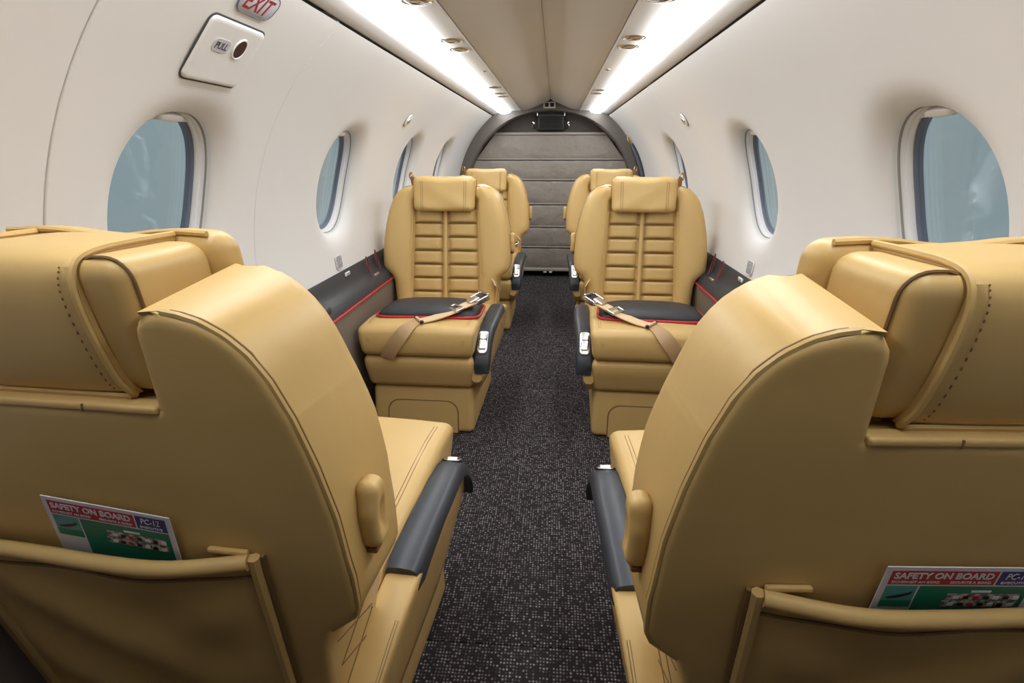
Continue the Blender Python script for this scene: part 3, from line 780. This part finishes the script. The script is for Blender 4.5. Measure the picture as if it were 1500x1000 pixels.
def make_seat(flip, belt_tail=True, rise=0.0, name='cabin_seat'):
    global FLIP
    FLIP = flip
    root = empty(name)
    # ---- backrest
    br = obj('backrest', backrest_geo(rise), 'leather', root, angle=62)
    # seam running round the rear edge
    for s in (-1, 1):
        zz = [0.509 + (0.8925 - 0.509) * (1 - (1 - k / 46) ** 1.6) for k in range(47)]
        pts = [(s * (wid(z) - 0.0010), rear_y(wid(z), z) + 0.0055, z) for z in zz]
        obj('edge_piping', tube(pts, 0.0032, 6), 'leather', br)
        obj('edge_seam', tube([(p[0] + s * 0.0010, p[1] + 0.0038, p[2] + (0.001 if p[2] > 0.85 else 0)) for p in pts[3:-1]], 0.0014, 5), 'seam', br)
        # welt beside the tufted field
        obj('front_welt', tube([(s * (0.144 + 0.05 * (0.79 - z)), yfront(z) - 0.010, z) for z in [0.44 + 0.35 * k / 10 for k in range(11)]], 0.004, 6), 'leather', br)
    # tufts
    pitch = 0.0585
    tn = 7
    def tuft(u, v):
        e = (max(0, 1 - abs(2 * u - 1) ** 6)) ** 0.5 * (max(0, 1 - abs(2 * v - 1) ** 7)) ** 0.5
        return ((u - 0.5) * 0.127, 0.020 * e - 0.008, (v - 0.5) * (pitch - 0.0025))
    tg = grid(tuft, 9, 13)
    tg = (tg[0], [tuple(reversed(q)) for q in tg[1]])
    tme = None
    for k in range(tn):
        for s in (-1, 1):
            zc = 0.765 - pitch * k
            if tme is None:
                o = obj('tuft', tg, 'leather', br, angle=0); tme = o.data
            else:
                o = link(bpy.data.objects.new('tuft', tme), br)
            wide = 1 + 0.018 * k
            o.location = (s * (0.0755 + 0.0012 * k), yfront(zc) - 0.020, zc)
            o.rotation_euler = (math.atan(LEAN), 0, 0); o.scale = (wide, 1, 1)
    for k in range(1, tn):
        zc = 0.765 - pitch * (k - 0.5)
        obj('tuft_seam_shade', tube([(-0.135 - 0.002 * k, yfront(zc) - 0.0185, zc), (0.135 + 0.002 * k, yfront(zc) - 0.0185, zc)], 0.0022, 5), 'seam', br)  # seam line darkened to stand in for crease shade between tuft rows
    obj('centre_rib', tube([(0, yfront(z) - 0.0145, z) for z in (0.40, 0.52, 0.60, 0.68, 0.74, 0.800)], 0.0095, 10), 'leather', br)
    # ---- headrest
    def hb(x, y, z): return (x, y - LEAN * (z - 0.86), z + 0.7 * rise * sstep(0.80, 0.92, z))
    yc = yfront(0.86)
    hr = obj('headrest', rbox((0, yc - 0.062, 0.862), (0.240, 0.124, 0.120), 0.020, 5, 3, deform=hb), 'leather', root, angle=0)
    for s in (-1, 1):
        h_, w_, r_ = 0.0603, 0.1203, 0.022
        cs = [(0.078, h_ - 0.003), (0.088, h_)] + [(w_ - r_ + r_ * sin(a), h_ - r_ + r_ * cos(a)) for a in [pi / 2 * k / 6 for k in range(7)]] + [(w_, 0.0)] + [(w_ - r_ + r_ * cos(a), -h_ + r_ - r_ * sin(a)) for a in [pi / 2 * k / 6 for k in range(7)]]
        obj('core_seam', tube([hb(s * u, yc - 0.112, 0.862 + v) for u, v in cs], 0.0016, 5), 'seam', hr)
    def fpad(x, y, z):
        # top corners drawn up a little, sides thinner, soft wrinkle
        t = sstep(0.80, 0.935, z)
        y += 0.006 * (1 - (x / 0.135) ** 2) - LEAN * (z - 0.86)
        z += 0.006 * t * (abs(x) / 0.13) ** 3 - 0.003 * t * cos(x * 45)
        y += 0.0025 * sin(x * 38 + z * 60) * (1 - t)
        return (x * (1 + 0.02 * t), y, z + 0.7 * rise * t)
    fp = obj('front_pad', rbox((0, yc + 0.012, 0.858), (0.264, 0.050, 0.138), 0.022, 5, 7, deform=fpad), 'leather', hr, angle=0)
    for s in (-1, 1):
        for xx in (0.088, 0.096):
            pts = []
            for k in range(13):
                z = 0.798 + 0.112 * k / 12
                pts.append(fpad(s * xx, yc + 0.012 + 0.0252, z))
            obj('pad_stitch', tube(pts, 0.0011, 5), 'stitch', fp)
    # upper welt of the front pad seen from behind
    obj('pad_welt', tube([fpad(-0.116 + 0.232 * k / 16, yc - 0.004, 0.9255) for k in range(17)], 0.0032, 6), 'leather', fp)
    # cover flap over the top and down the rear of the headrest
    path = [(yc - 0.004, 0.9275), (yc - 0.03, 0.928), (yc - 0.06, 0.928), (yc - 0.09, 0.927), (yc - 0.112, 0.923), (yc - 0.124, 0.915), (yc - 0.131, 0.902), (yc - 0.134, 0.885), (yc - 0.135, 0.864), (yc - 0.135, 0.843), (yc - 0.134, 0.822), (yc - 0.131, 0.810), (yc - 0.126, 0.803)]
    hwid = [0.082, 0.081, 0.080, 0.078, 0.077, 0.077, 0.077, 0.078, 0.080, 0.083, 0.087, 0.091, 0.091]
    V, F = [], []; cols = 13
    for th in (0, 1):
        for (y, z), hw in zip(path, hwid):
            for i in range(cols):
                u = -1 + 2 * i / (cols - 1); droop = 0.004 * abs(u) ** 4
                V.append(hb(u * hw, y + (0.006 if th and z < 0.92 else 0) + (droop if z < 0.915 else 0), z - (0.006 if th and z >= 0.92 else 0) - (droop if z > 0.92 else 0)))
    n = len(path) * cols
    for i in range(len(path) - 1):
        for k in range(cols - 1):
            a = i * cols + k
            F.append((a, a + cols, a + cols + 1, a + 1)); F.append((a + n, a + n + 1, a + n + cols + 1, a + n + cols))
        for k in (0, cols - 1):
            a = i * cols + k; F.append((a, a + n, a + n + cols, a + cols) if k == 0 else (a + cols, a + cols + n, a + n, a))
    e = (len(path) - 1) * cols
    for k in range(cols - 1): F.append((e + k, e + n + k, e + n + k + 1, e + k + 1)); F.append((k + 1, k + 1 + n, k + n, k))
    fl = obj('cover_flap', (V, F), 'leather', hr, angle=50)
    for s in (-1, 1):
        pts = [hb(s * hw, y - (0.0 if z > 0.92 else 0.0), z) for (y, z), hw in zip(path, hwid)]
        obj('flap_piping', tube(smooth_path(pts, 3), 0.0031, 6), 'leather', fl)
        sp = smooth_path([hb(s * (hw - 0.013), y - 0.0004, z) for (y, z), hw in zip(path, hwid)][5:-1], 6)
        obj('flap_stitch', join(*[tube([sp[k], sp[k] + (sp[k + 1] - sp[k]) * 0.75], 0.0007, 4) for k in range(0, len(sp) - 1, 2)]), 'seam', fl)
    obj('flap_hem', tube([hb(-0.090 + 0.180 * k / 8, yc - 0.128, 0.8025) for k in range(9)], 0.0031, 6), 'leather', fl)
    # strip closing the cut-out below the flap
    ns_ = obj('notch_strip', rbox((0, yrear(NZ) - 0.001, NZ - 0.000), (2 * NOTCH + 0.002, 0.020, 0.009), 0.0035, 3), 'leather', root)
    for s in (-1, 1): obj('strip_stitch', tube([(s * 0.05, yrear(NZ) - 0.0112, NZ - 0.004), (s * 0.05, yrear(NZ) - 0.0112, NZ + 0.004)], 0.0011, 4), 'seam', ns_)
    # ---- recline paddle on the aisle side of the backrest
    PZ = 0.648
    def paddle(x, y, z):
        t = (z - PZ) / 0.045
        yc_ = yfront(PZ) - 0.088
        k = interp([(-1.1, 0.70), (-0.85, 0.86), (-0.45, 0.98), (0.15, 1.02), (0.45, 0.84), (0.75, 0.74), (1.1, 0.66)], t)
        q = (y - yc_) / 0.010
        x -= 0.007 * math.exp(-(q - 0.3) ** 2) * (1 - sstep(0.1, 0.7, abs(t + 0.15)))
        y = yc_ + (y - yc_) * k + 0.006 * t
        return (x, y - LEAN * (z - PZ), z)
    lv = obj('recline_paddle', rbox((0.287, yfront(PZ) - 0.088, PZ), (0.026, 0.042, 0.084), 0.0120, 5, 10, deform=paddle), 'leather', root, angle=0)
    obj('paddle_catch', rbox((0.286, yfront(PZ - 0.045) - 0.098, PZ - 0.046), (0.014, 0.018, 0.008), 0.003, 2), 'brown', lv)
    # ---- pocket on the rear
    PT, PB = 0.630, 0.315
    def pk(u, v):
        z = PB + (PT - PB) * v; hw = 0.170 + 0.012 * v; x = (2 * u - 1) * hw
        edge = (1 - abs(2 * u - 1) ** 4) * min(1, v * 5)
        bul = 0.008 + (0.009 * v + 0.005) * edge
        fold = 0.0105 * sin(34 * (0.75 * x + (z - 0.5)) + 2.0) * edge * (0.25 + 0.75 * v * (1 - v) * 3) * sstep(-0.16, 0.02, -x)
        fold += 0.005 * sin(52 * (0.5 * x - (z - 0.5))) * edge * v * sstep(0.0, 0.14, x)
        sag = -0.003 * edge * v
        return (x, rear_y(x, z) - bul - fold, z + sag)
    pg = grid(pk, 33, 27)
    po = obj('seat_pocket', pg, 'leather', root, angle=0)
    hem = [pk(k / 24, 1.0) for k in range(25)]
    hem = [(p[0], p[1] - 0.001, p[2] - 0.004) for p in hem]
    obj('pocket_hem', tube(hem, 0.0085, 10), 'leather', po)
    obj('hem_seam', tube([tuple(Vector(pk(k / 24, 0.922)) + Vector((0, -0.002, 0))) for k in range(25)], 0.0018, 5), 'seam', po)
    for s in (0, 1):
        sx = -1 if s == 0 else 1
        obj('pocket_gusset', tube([(pk(s, v)[0] + sx * 0.004, rear_y(pk(s, v)[0], pk(s, v)[2]) - 0.006, pk(s, v)[2]) for v in [k / 14 for k in range(15)]], 0.0065, 7), 'leather', po)
        obj('gusset_seam', tube([(pk(s, v)[0] + sx * 0.011, rear_y(pk(s, v)[0], pk(s, v)[2]) - 0.002, pk(s, v)[2]) for v in [k / 14 for k in range(15)]], 0.003, 5), 'seam', po)
        obj('hem_tab', rbox((sx * 0.158, rear_y(0.158, PT) - 0.004, PT + 0.004), (0.044, 0.006, 0.006), 0.002, 2), 'leather', po)
    for v in (0.0, 0.085):
        obj('pocket_piping', tube([tuple(Vector(pk(0.02 + 0.96 * k / 20, v)) + Vector((0, -0.004, 0))) for k in range(21)], 0.0042, 6), 'leather', po)
    # ---- quilted side of the lower backrest
    for s in (-1, 1):
        ql = []
        for k in range(5):
            z = 0.27 + 0.048 * k
            for d in (1, -1):
                p0 = (s * (wid(z) + 0.0005), yrear(z) + 0.02, z); z2 = z + d * 0.045
                p1 = (s * (wid(z2) + 0.0005), yrear(z2) + TH - 0.03, z2)
                if 0.22 < z2 < 0.49: ql.append(tube([p0, p1], 0.0009, 4))
        obj('quilt_stitch', join(*ql), 'seam', br)
    # ---- seat cushion
    def cush(x, y, z):
        fr = sstep(0.36, 0.53, y); top = sstep(0.37, 0.44, z)
        z += top * (0.006 * (1 - (x / 0.21) ** 2) - 0.006 * fr - 0.044 * (1 - sstep(-0.05, 0.46, y)))
        y += 0.012 * sin(pi * max(0, min(1, (z - 0.325) / 0.12))) * fr
        return (x * (1 - 0.045 * (1 - sstep(0.33, 0.44, z))), y, z)
    sc_ = obj('seat_cushion', rbox((0, 0.245, 0.382), (0.432, 0.545, 0.118), 0.025, 6, 9, deform=cush), 'leather', root, angle=0)
    for s in (-1, 1):
        for off in (0.0, 0.007):
            pts = [cush(s * (0.186 - off), y, 0.4415) for y in (0.10, 0.20, 0.30, 0.40, 0.47)] + [cush(s * (0.184 - off), 0.508, 0.434), cush(s * (0.182 - off), 0.5165, 0.415), cush(s * (0.180 - off), 0.5178, 0.39), cush(s * (0.178 - off), 0.5170, 0.352)]
            obj('cushion_stitch', tube(pts, 0.0009, 5), 'stitch', sc_)
    # ---- lower shell under the cushion
    def shell(x, y, z):
        b_ = 1 - sstep(0.185, 0.30, z)
        return (x * (1 - 0.035 * b_), y - 0.030 * b_ * sstep(0.2, 0.5, y), z)
    obj('seat_shell', rbox((0, 0.235, 0.256), (0.412, 0.545, 0.130), 0.024, 5, 5, deform=shell), 'leather', root, angle=0)
    # ---- base with a recessed front door
    def base(x, y, z):
        b_ = 1 - z / 0.19
        return (x * (1 + 0.02 * b_), y + 0.012 * b_ * sstep(0.2, 0.45, y), z)
    bs_ = obj('seat_base', rbox((0, 0.20, 0.0935), (0.384, 0.51, 0.187), 0.022, 4, 4, deform=base), 'leather', root, angle=0)
    def front_y(z): return 0.455 + 0.012 * (1 - z / 0.19)
    arc = []
    R_ = 0.045
    for p in [(-0.135, 0.004), (-0.135, 0.09)] + [(-0.135 + R_ - R_ * cos(a), 0.130 - R_ + R_ * sin(a)) for a in [pi / 2 * k / 7 for k in range(8)]] + [(0.135 - R_ + R_ * sin(a), 0.130 - R_ + R_ * cos(a)) for a in [pi / 2 * k / 7 for k in range(8)]] + [(0.135, 0.09), (0.135, 0.004)]:
        arc.append((p[0], front_y(p[1]), p[1]))
    obj('door_groove', tube(arc, 0.0026, 6), 'seam', bs_)
    V = [(x * 0.985, y + 0.0035, z * 0.985) for x, y, z in arc] + [(x * 0.985, y - 0.01, z * 0.985) for x, y, z in arc]
    m_ = len(arc)
    F = [tuple(reversed(range(m_)))] + [(k, k + 1, k + 1 + m_, k + m_) for k in range(m_ - 1)]
    obj('base_door', (V, F), 'leather', bs_, angle=30)
    # ---- aisle armrest: leather side panel, black pad, silver controls
    top = [(-0.17, 0.350), (-0.10, 0.374), (-0.03, 0.394), (0.03, 0.404), (0.10, 0.410), (0.20, 0.412), (0.30, 0.410), (0.37, 0.400), (0.42, 0.380), (0.455, 0.355), (0.472, 0.318), (0.478, 0.285)]
    def topz(y): return interp(top, y)
    V, F = [], []
    NY = 30; prof_n = 7
    ys = [-0.185 + (0.488 + 0.185) * k / (NY - 1) for k in range(NY)]
    def arm_bottom(y): return 0.175 + 0.05 * sstep(0.42, 0.49, y)
    def arm_top(y): return interp(top[:9] + [(0.455, 0.350), (0.478, 0.310), (0.488, 0.280)], y) - 0.006
    for y in ys:
        zt, zb = arm_top(y), arm_bottom(y)
        xi = lambda z: 0.216 - 0.012 * (0.42 - z) / 0.24
        xo = lambda z: 0.272 - 0.040 * max(0, (0.40 - z)) / 0.22
        r = 0.008
        q = [(xi(zb), zb + r), (xi(zt), zt - r), (xi(zt) + r * 0.3, zt - r * 0.3), (xi(zt) + r, zt), (xo(zt) - r, zt), (xo(zt) - r * 0.3, zt - r * 0.3), (xo(zt), zt - r)]
        q += [(xo(zt + (zb - zt) * k / 5), zt + (zb - zt) * k / 5) for k in range(1, 5)] + [(xo(zb), zb + r), (xo(zb) - r, zb), (xi(zb) + r, zb)]
        V += [(x - 0.010 * sstep(0.25, 0.48, y), y, z) for x, z in q]
    m_ = len(q)
    for i in range(NY - 1):
        for k in range(m_):
            a = i * m_ + k; b_ = i * m_ + (k + 1) % m_; F.append((a, a + m_, b_ + m_, b_))
    F.append(tuple(range(m_))); F.append(tuple(reversed(range((NY - 1) * m_, NY * m_))))
    ap = obj('arm_panel', (V, F), 'leather', root, angle=50)
    for off in (0.008, 0.012):
        obj('arm_stitch', tube([(0.272 - off, y, arm_top(y) + 0.0003) for y in ys[:8]], 0.0007, 5), 'stitch', ap)
    # pad
    V, F = [], []; yp = [0.056 + (0.494 - 0.056) * k / 24 for k in range(25)]
    def pad_c(y):
        return interp([(0.0, 0.404), (0.056, 0.411), (0.10, 0.416), (0.20, 0.419), (0.30, 0.417), (0.37, 0.408), (0.42, 0.390), (0.455, 0.362), (0.480, 0.326), (0.494, 0.300)], y)
    for k, y in enumerate(yp):
        zt = pad_c(y); dz = 0.045 - 0.012 * sstep(0.30, 0.45, y) + 0.018 * sstep(0.02, 0.12, y) * (1 - sstep(0.2, 0.35, y)) * 0
        low = zt - 0.036 + 0.014 * sin(pi * min(1, max(0, (y - 0.05) / 0.40)))
        e = 0.004 if k in (0, 24) else 0
        q = [(0.213 + e, low), (0.212 + e, zt - 0.010), (0.215 + e, zt - 0.003), (0.221, zt), (0.240, zt + 0.001), (0.257, zt - 0.001), (0.265, zt - 0.004), (0.2715 - e, zt - 0.011), (0.2745 - e, low), (0.268, low - 0.004), (0.220, low - 0.004)]
        V += [(x - 0.010 * sstep(0.25, 0.48, y), y, z) for x, z in q]
    m_ = len(q)
    for i in range(24):
        for k in range(m_):
            a = i * m_ + k; b_ = i * m_ + (k + 1) % m_; F.append((a, a + m_, b_ + m_, b_))
    F.append(tuple(range(m_))); F.append(tuple(reversed(range(24 * m_, 25 * m_))))
    pd = obj('arm_pad', (V, F), 'blackleather', root, angle=50)
    # silver control set into the sloping front of the pad
    def on_pad(u, v, w):      # u across, v along (towards the front), w out
        y = 0.440 + v * 1.0; z = pad_c(y) ; t = Vector((0, 0.62, -0.72)).normalized(); nn = Vector((0, 0.76, 0.65))
        return tuple(Vector((0.233 + u, y, z)) + nn * (w + 0.0005))
    ct = plate(rrect(0.036, 0.070, 0.010, 4), 0.003, 0.001)
    cp_ = obj('arm_control', xf(ct, on_pad), 'silver', pd)
    for vv, hh in ((-0.0155, 0.028), (0.014, 0.026)):
        kt = plate([(p[0], p[1] + vv) for p in rrect(0.025, hh, 0.004, 3)], 0.006, 0.002)
        obj('control_key', xf(kt, lambda u, v, w: on_pad(u, v, w + 0.002)), 'silver', cp_)
    obj('control_rim', tube([on_pad(u, v, 0.001) for u, v in rrect(0.039, 0.074, 0.011, 4)], 0.0016, 5, True), 'black', cp_)
    # ---- seat belt
    sb = obj('seat_belt', ribbon(smooth_path([(-0.105, 0.524, 0.322), (-0.090, 0.5335, 0.350), (-0.068, 0.5375, 0.385), (-0.042, 0.532, 0.418), (-0.022, 0.512, 0.4395), (-0.004, 0.475, 0.4475), (0.006, 0.45, 0.4475)], 5),
                              (1, 0, 0), 0.050, 0.0025), 'webbing2', root)
    if belt_tail:
        tail = smooth_path([(0.004, 0.468, 0.4470), (0.05, 0.44, 0.452), (0.11, 0.395, 0.466), (0.155, 0.355, 0.481), (0.185, 0.330, 0.489)], 6)
        obj('belt_tail', ribbon(tail, (0.55, 0.85, 0.0), 0.054, 0.004), 'webbing', sb)
        obj('tail_end', tube([(-0.012, 0.446, 0.4545), (0.020, 0.494, 0.4530)], 0.0055, 8), 'webbing', sb)
        for p in ((-0.013, 0.444, 0.4545), (0.022, 0.497, 0.4530)): obj('tail_cap', lathe_at(p, 0.0068), 'black', sb)
    def bxf(c, ax, ay):
        ax = Vector(ax).normalized(); ay = (Vector(ay) - ax * ax.dot(Vector(ay))).normalized(); az = ax.cross(ay)
        return lambda x, y, z: tuple(Vector(c) + (ax * x + ay * y) * 1.18 + az * z)
    if belt_tail:
        t1 = bxf((0.125, 0.382, 0.472), (0.8, -0.62, 0.30), (0.52, 0.85, 0.0))
        sl = obj('belt_slider', xf(join(rbox((-0.012, 0, 0.004), (0.008, 0.066, 0.010), 0.003, 2), rbox((0.012, 0, 0.004), (0.008, 0.066, 0.010), 0.003, 2), rbox((0, 0.030, 0.004), (0.026, 0.007, 0.010), 0.003, 2), rbox((0, -0.030, 0.004), (0.026, 0.007, 0.010), 0.003, 2)), t1), 'chrome', sb)
        t2 = bxf((0.204, 0.315, 0.500), (0.75, -0.5, 0.34), (0.52, 0.85, 0.0))
        obj('buckle', xf(join(rbox((-0.020, 0, 0), (0.008, 0.064, 0.018), 0.003, 2), rbox((0.020, 0, 0.004), (0.008, 0.064, 0.024), 0.003, 2), rbox((0, 0.029, 0), (0.044, 0.007, 0.020), 0.003, 2), rbox((0, -0.029, 0), (0.044, 0.007, 0.020), 0.003, 2)), t2), 'chrome', sb)
        obj('buckle_core', xf(rbox((0, 0, -0.002), (0.036, 0.054, 0.012), 0.003, 2), t2), 'black', sb)
        obj('buckle_tongue', xf(rbox((-0.024, 0, 0.008), (0.036, 0.036, 0.008), 0.003, 2), t2), 'silver', sb)
    # belt stub between backrest and armrest
    obj('belt_stub', ribbon(smooth_path([(0.215, -0.03, 0.36), (0.224, -0.02, 0.42), (0.228, 0.0, 0.475), (0.220, 0.03, 0.50)], 4), (0.1, 1, 0), 0.040, 0.003), 'webbing', sb)
    # ---- shoulder harness guide beside the headrest, window side
    hg = obj('belt_guide', xf(rbox((0, 0, 0), (0.020, 0.026, 0.040), 0.008, 3), lambda x, y, z: (-0.152 + x - 0.15 * z, yfront(0.9) - 0.05 + y, 0.909 + z)), 'brown', root)
    obj('guide_ring', tube([(-0.156 + 0.010 * cos(a) - 0.004, yfront(0.9) - 0.05 + 0.010 * cos(a), 0.930 + 0.014 * sin(a)) for a in [2 * pi * k / 16 for k in range(16)]], 0.004, 7, True), 'brass', hg)
    FLIP = 1
    return root

def lathe_at(p, r):
    return rbox(p, (2 * r, 2 * r, 2 * r), r * 0.98, 3)

def copy_tree(o, parent=None):
    c = o.copy(); COL.objects.link(c); c.parent = parent
    for ch in list(o.children): copy_tree(ch, c)
    return c

seatA, seatB = make_seat(1), make_seat(-1)                           # belts lying across the cushions
nearA, nearB = make_seat(1, False, 0.020), make_seat(-1, False, 0.020)           # belts tucked away
# A = aisle on local +x, B = aisle on local -x
NEAR_Y, MID_Y, FAR_Y = 0.652, 2.385, 3.72
LX, RX = -0.420, 0.425
spec = [
    (nearA, LX, NEAR_Y + 0.006, radians(-4), 'tan leather cabin seat showing its back and pocket, beside the exit hatch'),
    (nearB, RX, NEAR_Y - 0.008, radians(3), 'tan leather cabin seat showing its back and pocket, opposite the exit hatch'),
    (seatB, LX - 0.003, MID_Y, pi + radians(-1.3), 'tan leather cabin seat with tufted back holding a black cushion, EXIT sign side'),
    (seatA, RX - 0.005, MID_Y, pi + radians(-2), 'tan leather cabin seat with tufted back holding a black cushion, opposite the EXIT side'),
    (seatB, LX + 0.022, FAR_Y, pi, 'tan leather cabin seat in the row before the curtain, EXIT sign side'),
    (seatA, RX - 0.015, FAR_Y, pi, 'tan leather cabin seat in the row before the curtain, opposite the EXIT side'),
]
used = set(); SEATS = []
for proto, x, y, rz, label in spec:
    o = proto if proto not in used else copy_tree(proto)
    used.add(proto)
    o.location = (x, y, 0); o.rotation_euler = (0, 0, rz)
    tag(o, label, 'seat', 'tan leather cabin seats'); SEATS.append(o)

# ================================================================== black cushions with red piping
def cushion_geo(w, d, h):
    def top(u, v, s):
        a, b_ = 2 * u - 1, 2 * v - 1
        pin = 1 - 0.05 * (1 - abs(b_) ** 2); pin2 = 1 - 0.06 * (1 - abs(a) ** 2)
        x, y = a * w / 2 * pin, b_ * d / 2 * pin2
        c = (abs(a) ** 5 + abs(b_) ** 5) ** (1 / 5)
        k = max(abs(a), abs(b_))
        if k > 0 and c > 0:
            f = k / c * 1.0; f = 1 - (1 - f) * k ** 4; x *= f; y *= f
        e = (max(0, 1 - abs(a) ** 3.2) * max(0, 1 - abs(b_) ** 3.2)) ** 0.55
        return (x, y, (h / 2 if s > 0 else -h * 0.22) * e)
    n = 21
    a = grid(lambda u, v: top(u, v, 1), n, n); b_ = grid(lambda u, v: top(u, v, -1), n, n)
    edge = [top(i / 20, 0, 1) for i in range(20)] + [top(1, i / 20, 1) for i in range(20)] + [top(1 - i / 20, 1, 1) for i in range(20)] + [top(0, 1 - i / 20, 1) for i in range(20)]
    return weld(join(a, (b_[0], [tuple(reversed(q)) for q in b_[1]]))), edge
for x, y, rz, tilt, nm in ((LX + 0.002, 2.105, radians(1), radians(-4), 'EXIT side'), (RX + 0.0, 2.115, radians(-4), radians(-4), 'side opposite the EXIT sign')):
    geo, edge = cushion_geo(0.41, 0.29, 0.084)
    c = empty('seat_pillow', (x, y, 0.4375), rz); c.rotation_euler = (tilt, 0, rz)
    tag(c, 'black leather cushion with red piping lying on the seat, ' + nm, 'cushion', 'black cushions')
    obj('pillow_body', geo, 'cushion', c, angle=0)
    obj('piping', tube(edge, 0.0048, 7, True), 'red', c)

# ================================================================== safety cards in the seat pockets
def card(seat, lx, lz, roll, label):
    """top left corner of the card (seen from behind) at local x, z of the seat's rear face"""
    w, h = 0.140, 0.150
    c = empty('safety_card'); tag(c, label, 'safety card', 'safety cards')
    B = seat.matrix_basis.copy()
    y = yrear(lz - 0.05) - 0.0150
    lean = math.atan(LEAN)
    c.matrix_world = B @ Matrix.Translation((lx, y, lz - 0.05)) @ Matrix.Rotation(lean, 4, 'X') @ Matrix.Rotation(-roll, 4, 'Y') @ Matrix.Translation((0, 0, 0.05)) 
    def put(name, geo, m_, par, layer):
        # geo in (u right, v up from the top left corner, w) -> local x, z, y towards the viewer
        g = ([(u, -(layer * 0.0003 + w_), v) for u, v, w_ in geo[0]], geo[1])
        return obj(name, g, m_, par, smooth=False)
    def rect(u0, v0, u1, v1): return plate([(u0, v0), (u1, v0), (u1, v1), (u0, v1)], 0.0003)
    sheet = put('card_sheet', plate([(0, -h), (w, -h), (w, 0), (0, 0)], 0.0012), 'c_white', c, -4)
    hd = put('red_banner', rect(0.0055, -0.0225, 0.100, -0.0045), 'c_red', c, 0)
    def tx(body, cx, cy, tw, th_, m_, nm='lettering', par=hd, bold=0.02, shear=0.0):
        V, F = fit_text(body, tw, th_, bold=bold, shear=shear); return put(nm, ([(u + cx, v + cy, w_) for u, v, w_ in V], F), m_, par, 1.6)
    tx('SAFETY ON BOARD', 0.0525, -0.0105, 0.088, 0.0080, 'c_white', bold=0.03)
    tx('SICHERHEIT AN BORD', 0.0295, -0.0188, 0.043, 0.0030, 'c_white', bold=0.0)
    tx('SECURITE A BORD', 0.0785, -0.0188, 0.036, 0.0030, 'c_white', bold=0.0)
    bl = put('blue_banner', rect(0.102, -0.0225, 0.1345, -0.0045), 'c_blue', c, 0)
    tx('PC-12', 0.1175, -0.0105, 0.020, 0.0078, 'c_white', par=bl, bold=0.0, shear=0.15)
    tx('EXECUTIVE', 0.1175, -0.0188, 0.024, 0.0030, 'c_white', par=bl, bold=0.0)
    pc = put('aircraft_picture', rect(0.0055, -0.053, 0.034, -0.0245), 'c_teal', c, 0)
    put('picture_foot', rect(0.0055, -0.053, 0.034, -0.044), 'c_green', pc, 1.2)
    silhouette = [(0.0085, -0.0395), (0.016, -0.0375), (0.025, -0.0345), (0.0310, -0.0315), (0.0300, -0.0355), (0.024, -0.0385), (0.018, -0.0405), (0.011, -0.0412)]
    put('aircraft_silhouette', plate(silhouette, 0.0002), 'c_black', pc, 1.8)
    gr = put('green_field', rect(0.036, -0.145, 0.1345, -0.0245), 'c_green', c, 0)
    put('green_band', rect(0.036, -0.050, 0.1345, -0.034), 'c_teal', gr, 1.0) if False else None
    for v0, v1, u0, u1 in ((-0.0345, -0.0425, 0.064, 0.129), (-0.0440, -0.0520, 0.062, 0.131)):
        pl_ = put('cabin_plan', rect(u0, v1, u1, v0), 'c_plan', gr, 1.2)
        for k in range(7):
            uu = u0 + 0.006 + 0.009 * k
            put('plan_seat', rect(uu, v1 + 0.0015, uu + 0.005, v0 - 0.0025), 'c_red' if k == 2 else 'c_black' if k % 2 else 'c_white', pl_, 2.4)
    put('plan_wing', rect(0.084, -0.0325, 0.1015, -0.0298), 'c_white', gr, 1.2)
    return c
card(SEATS[0], -0.036, 0.693, radians(-6.5), 'SAFETY ON BOARD card tilted in the seat pocket beside the exit hatch')
card(SEATS[1], -0.080, 0.671, radians(0.5), 'SAFETY ON BOARD card upright in the seat pocket opposite the exit hatch')
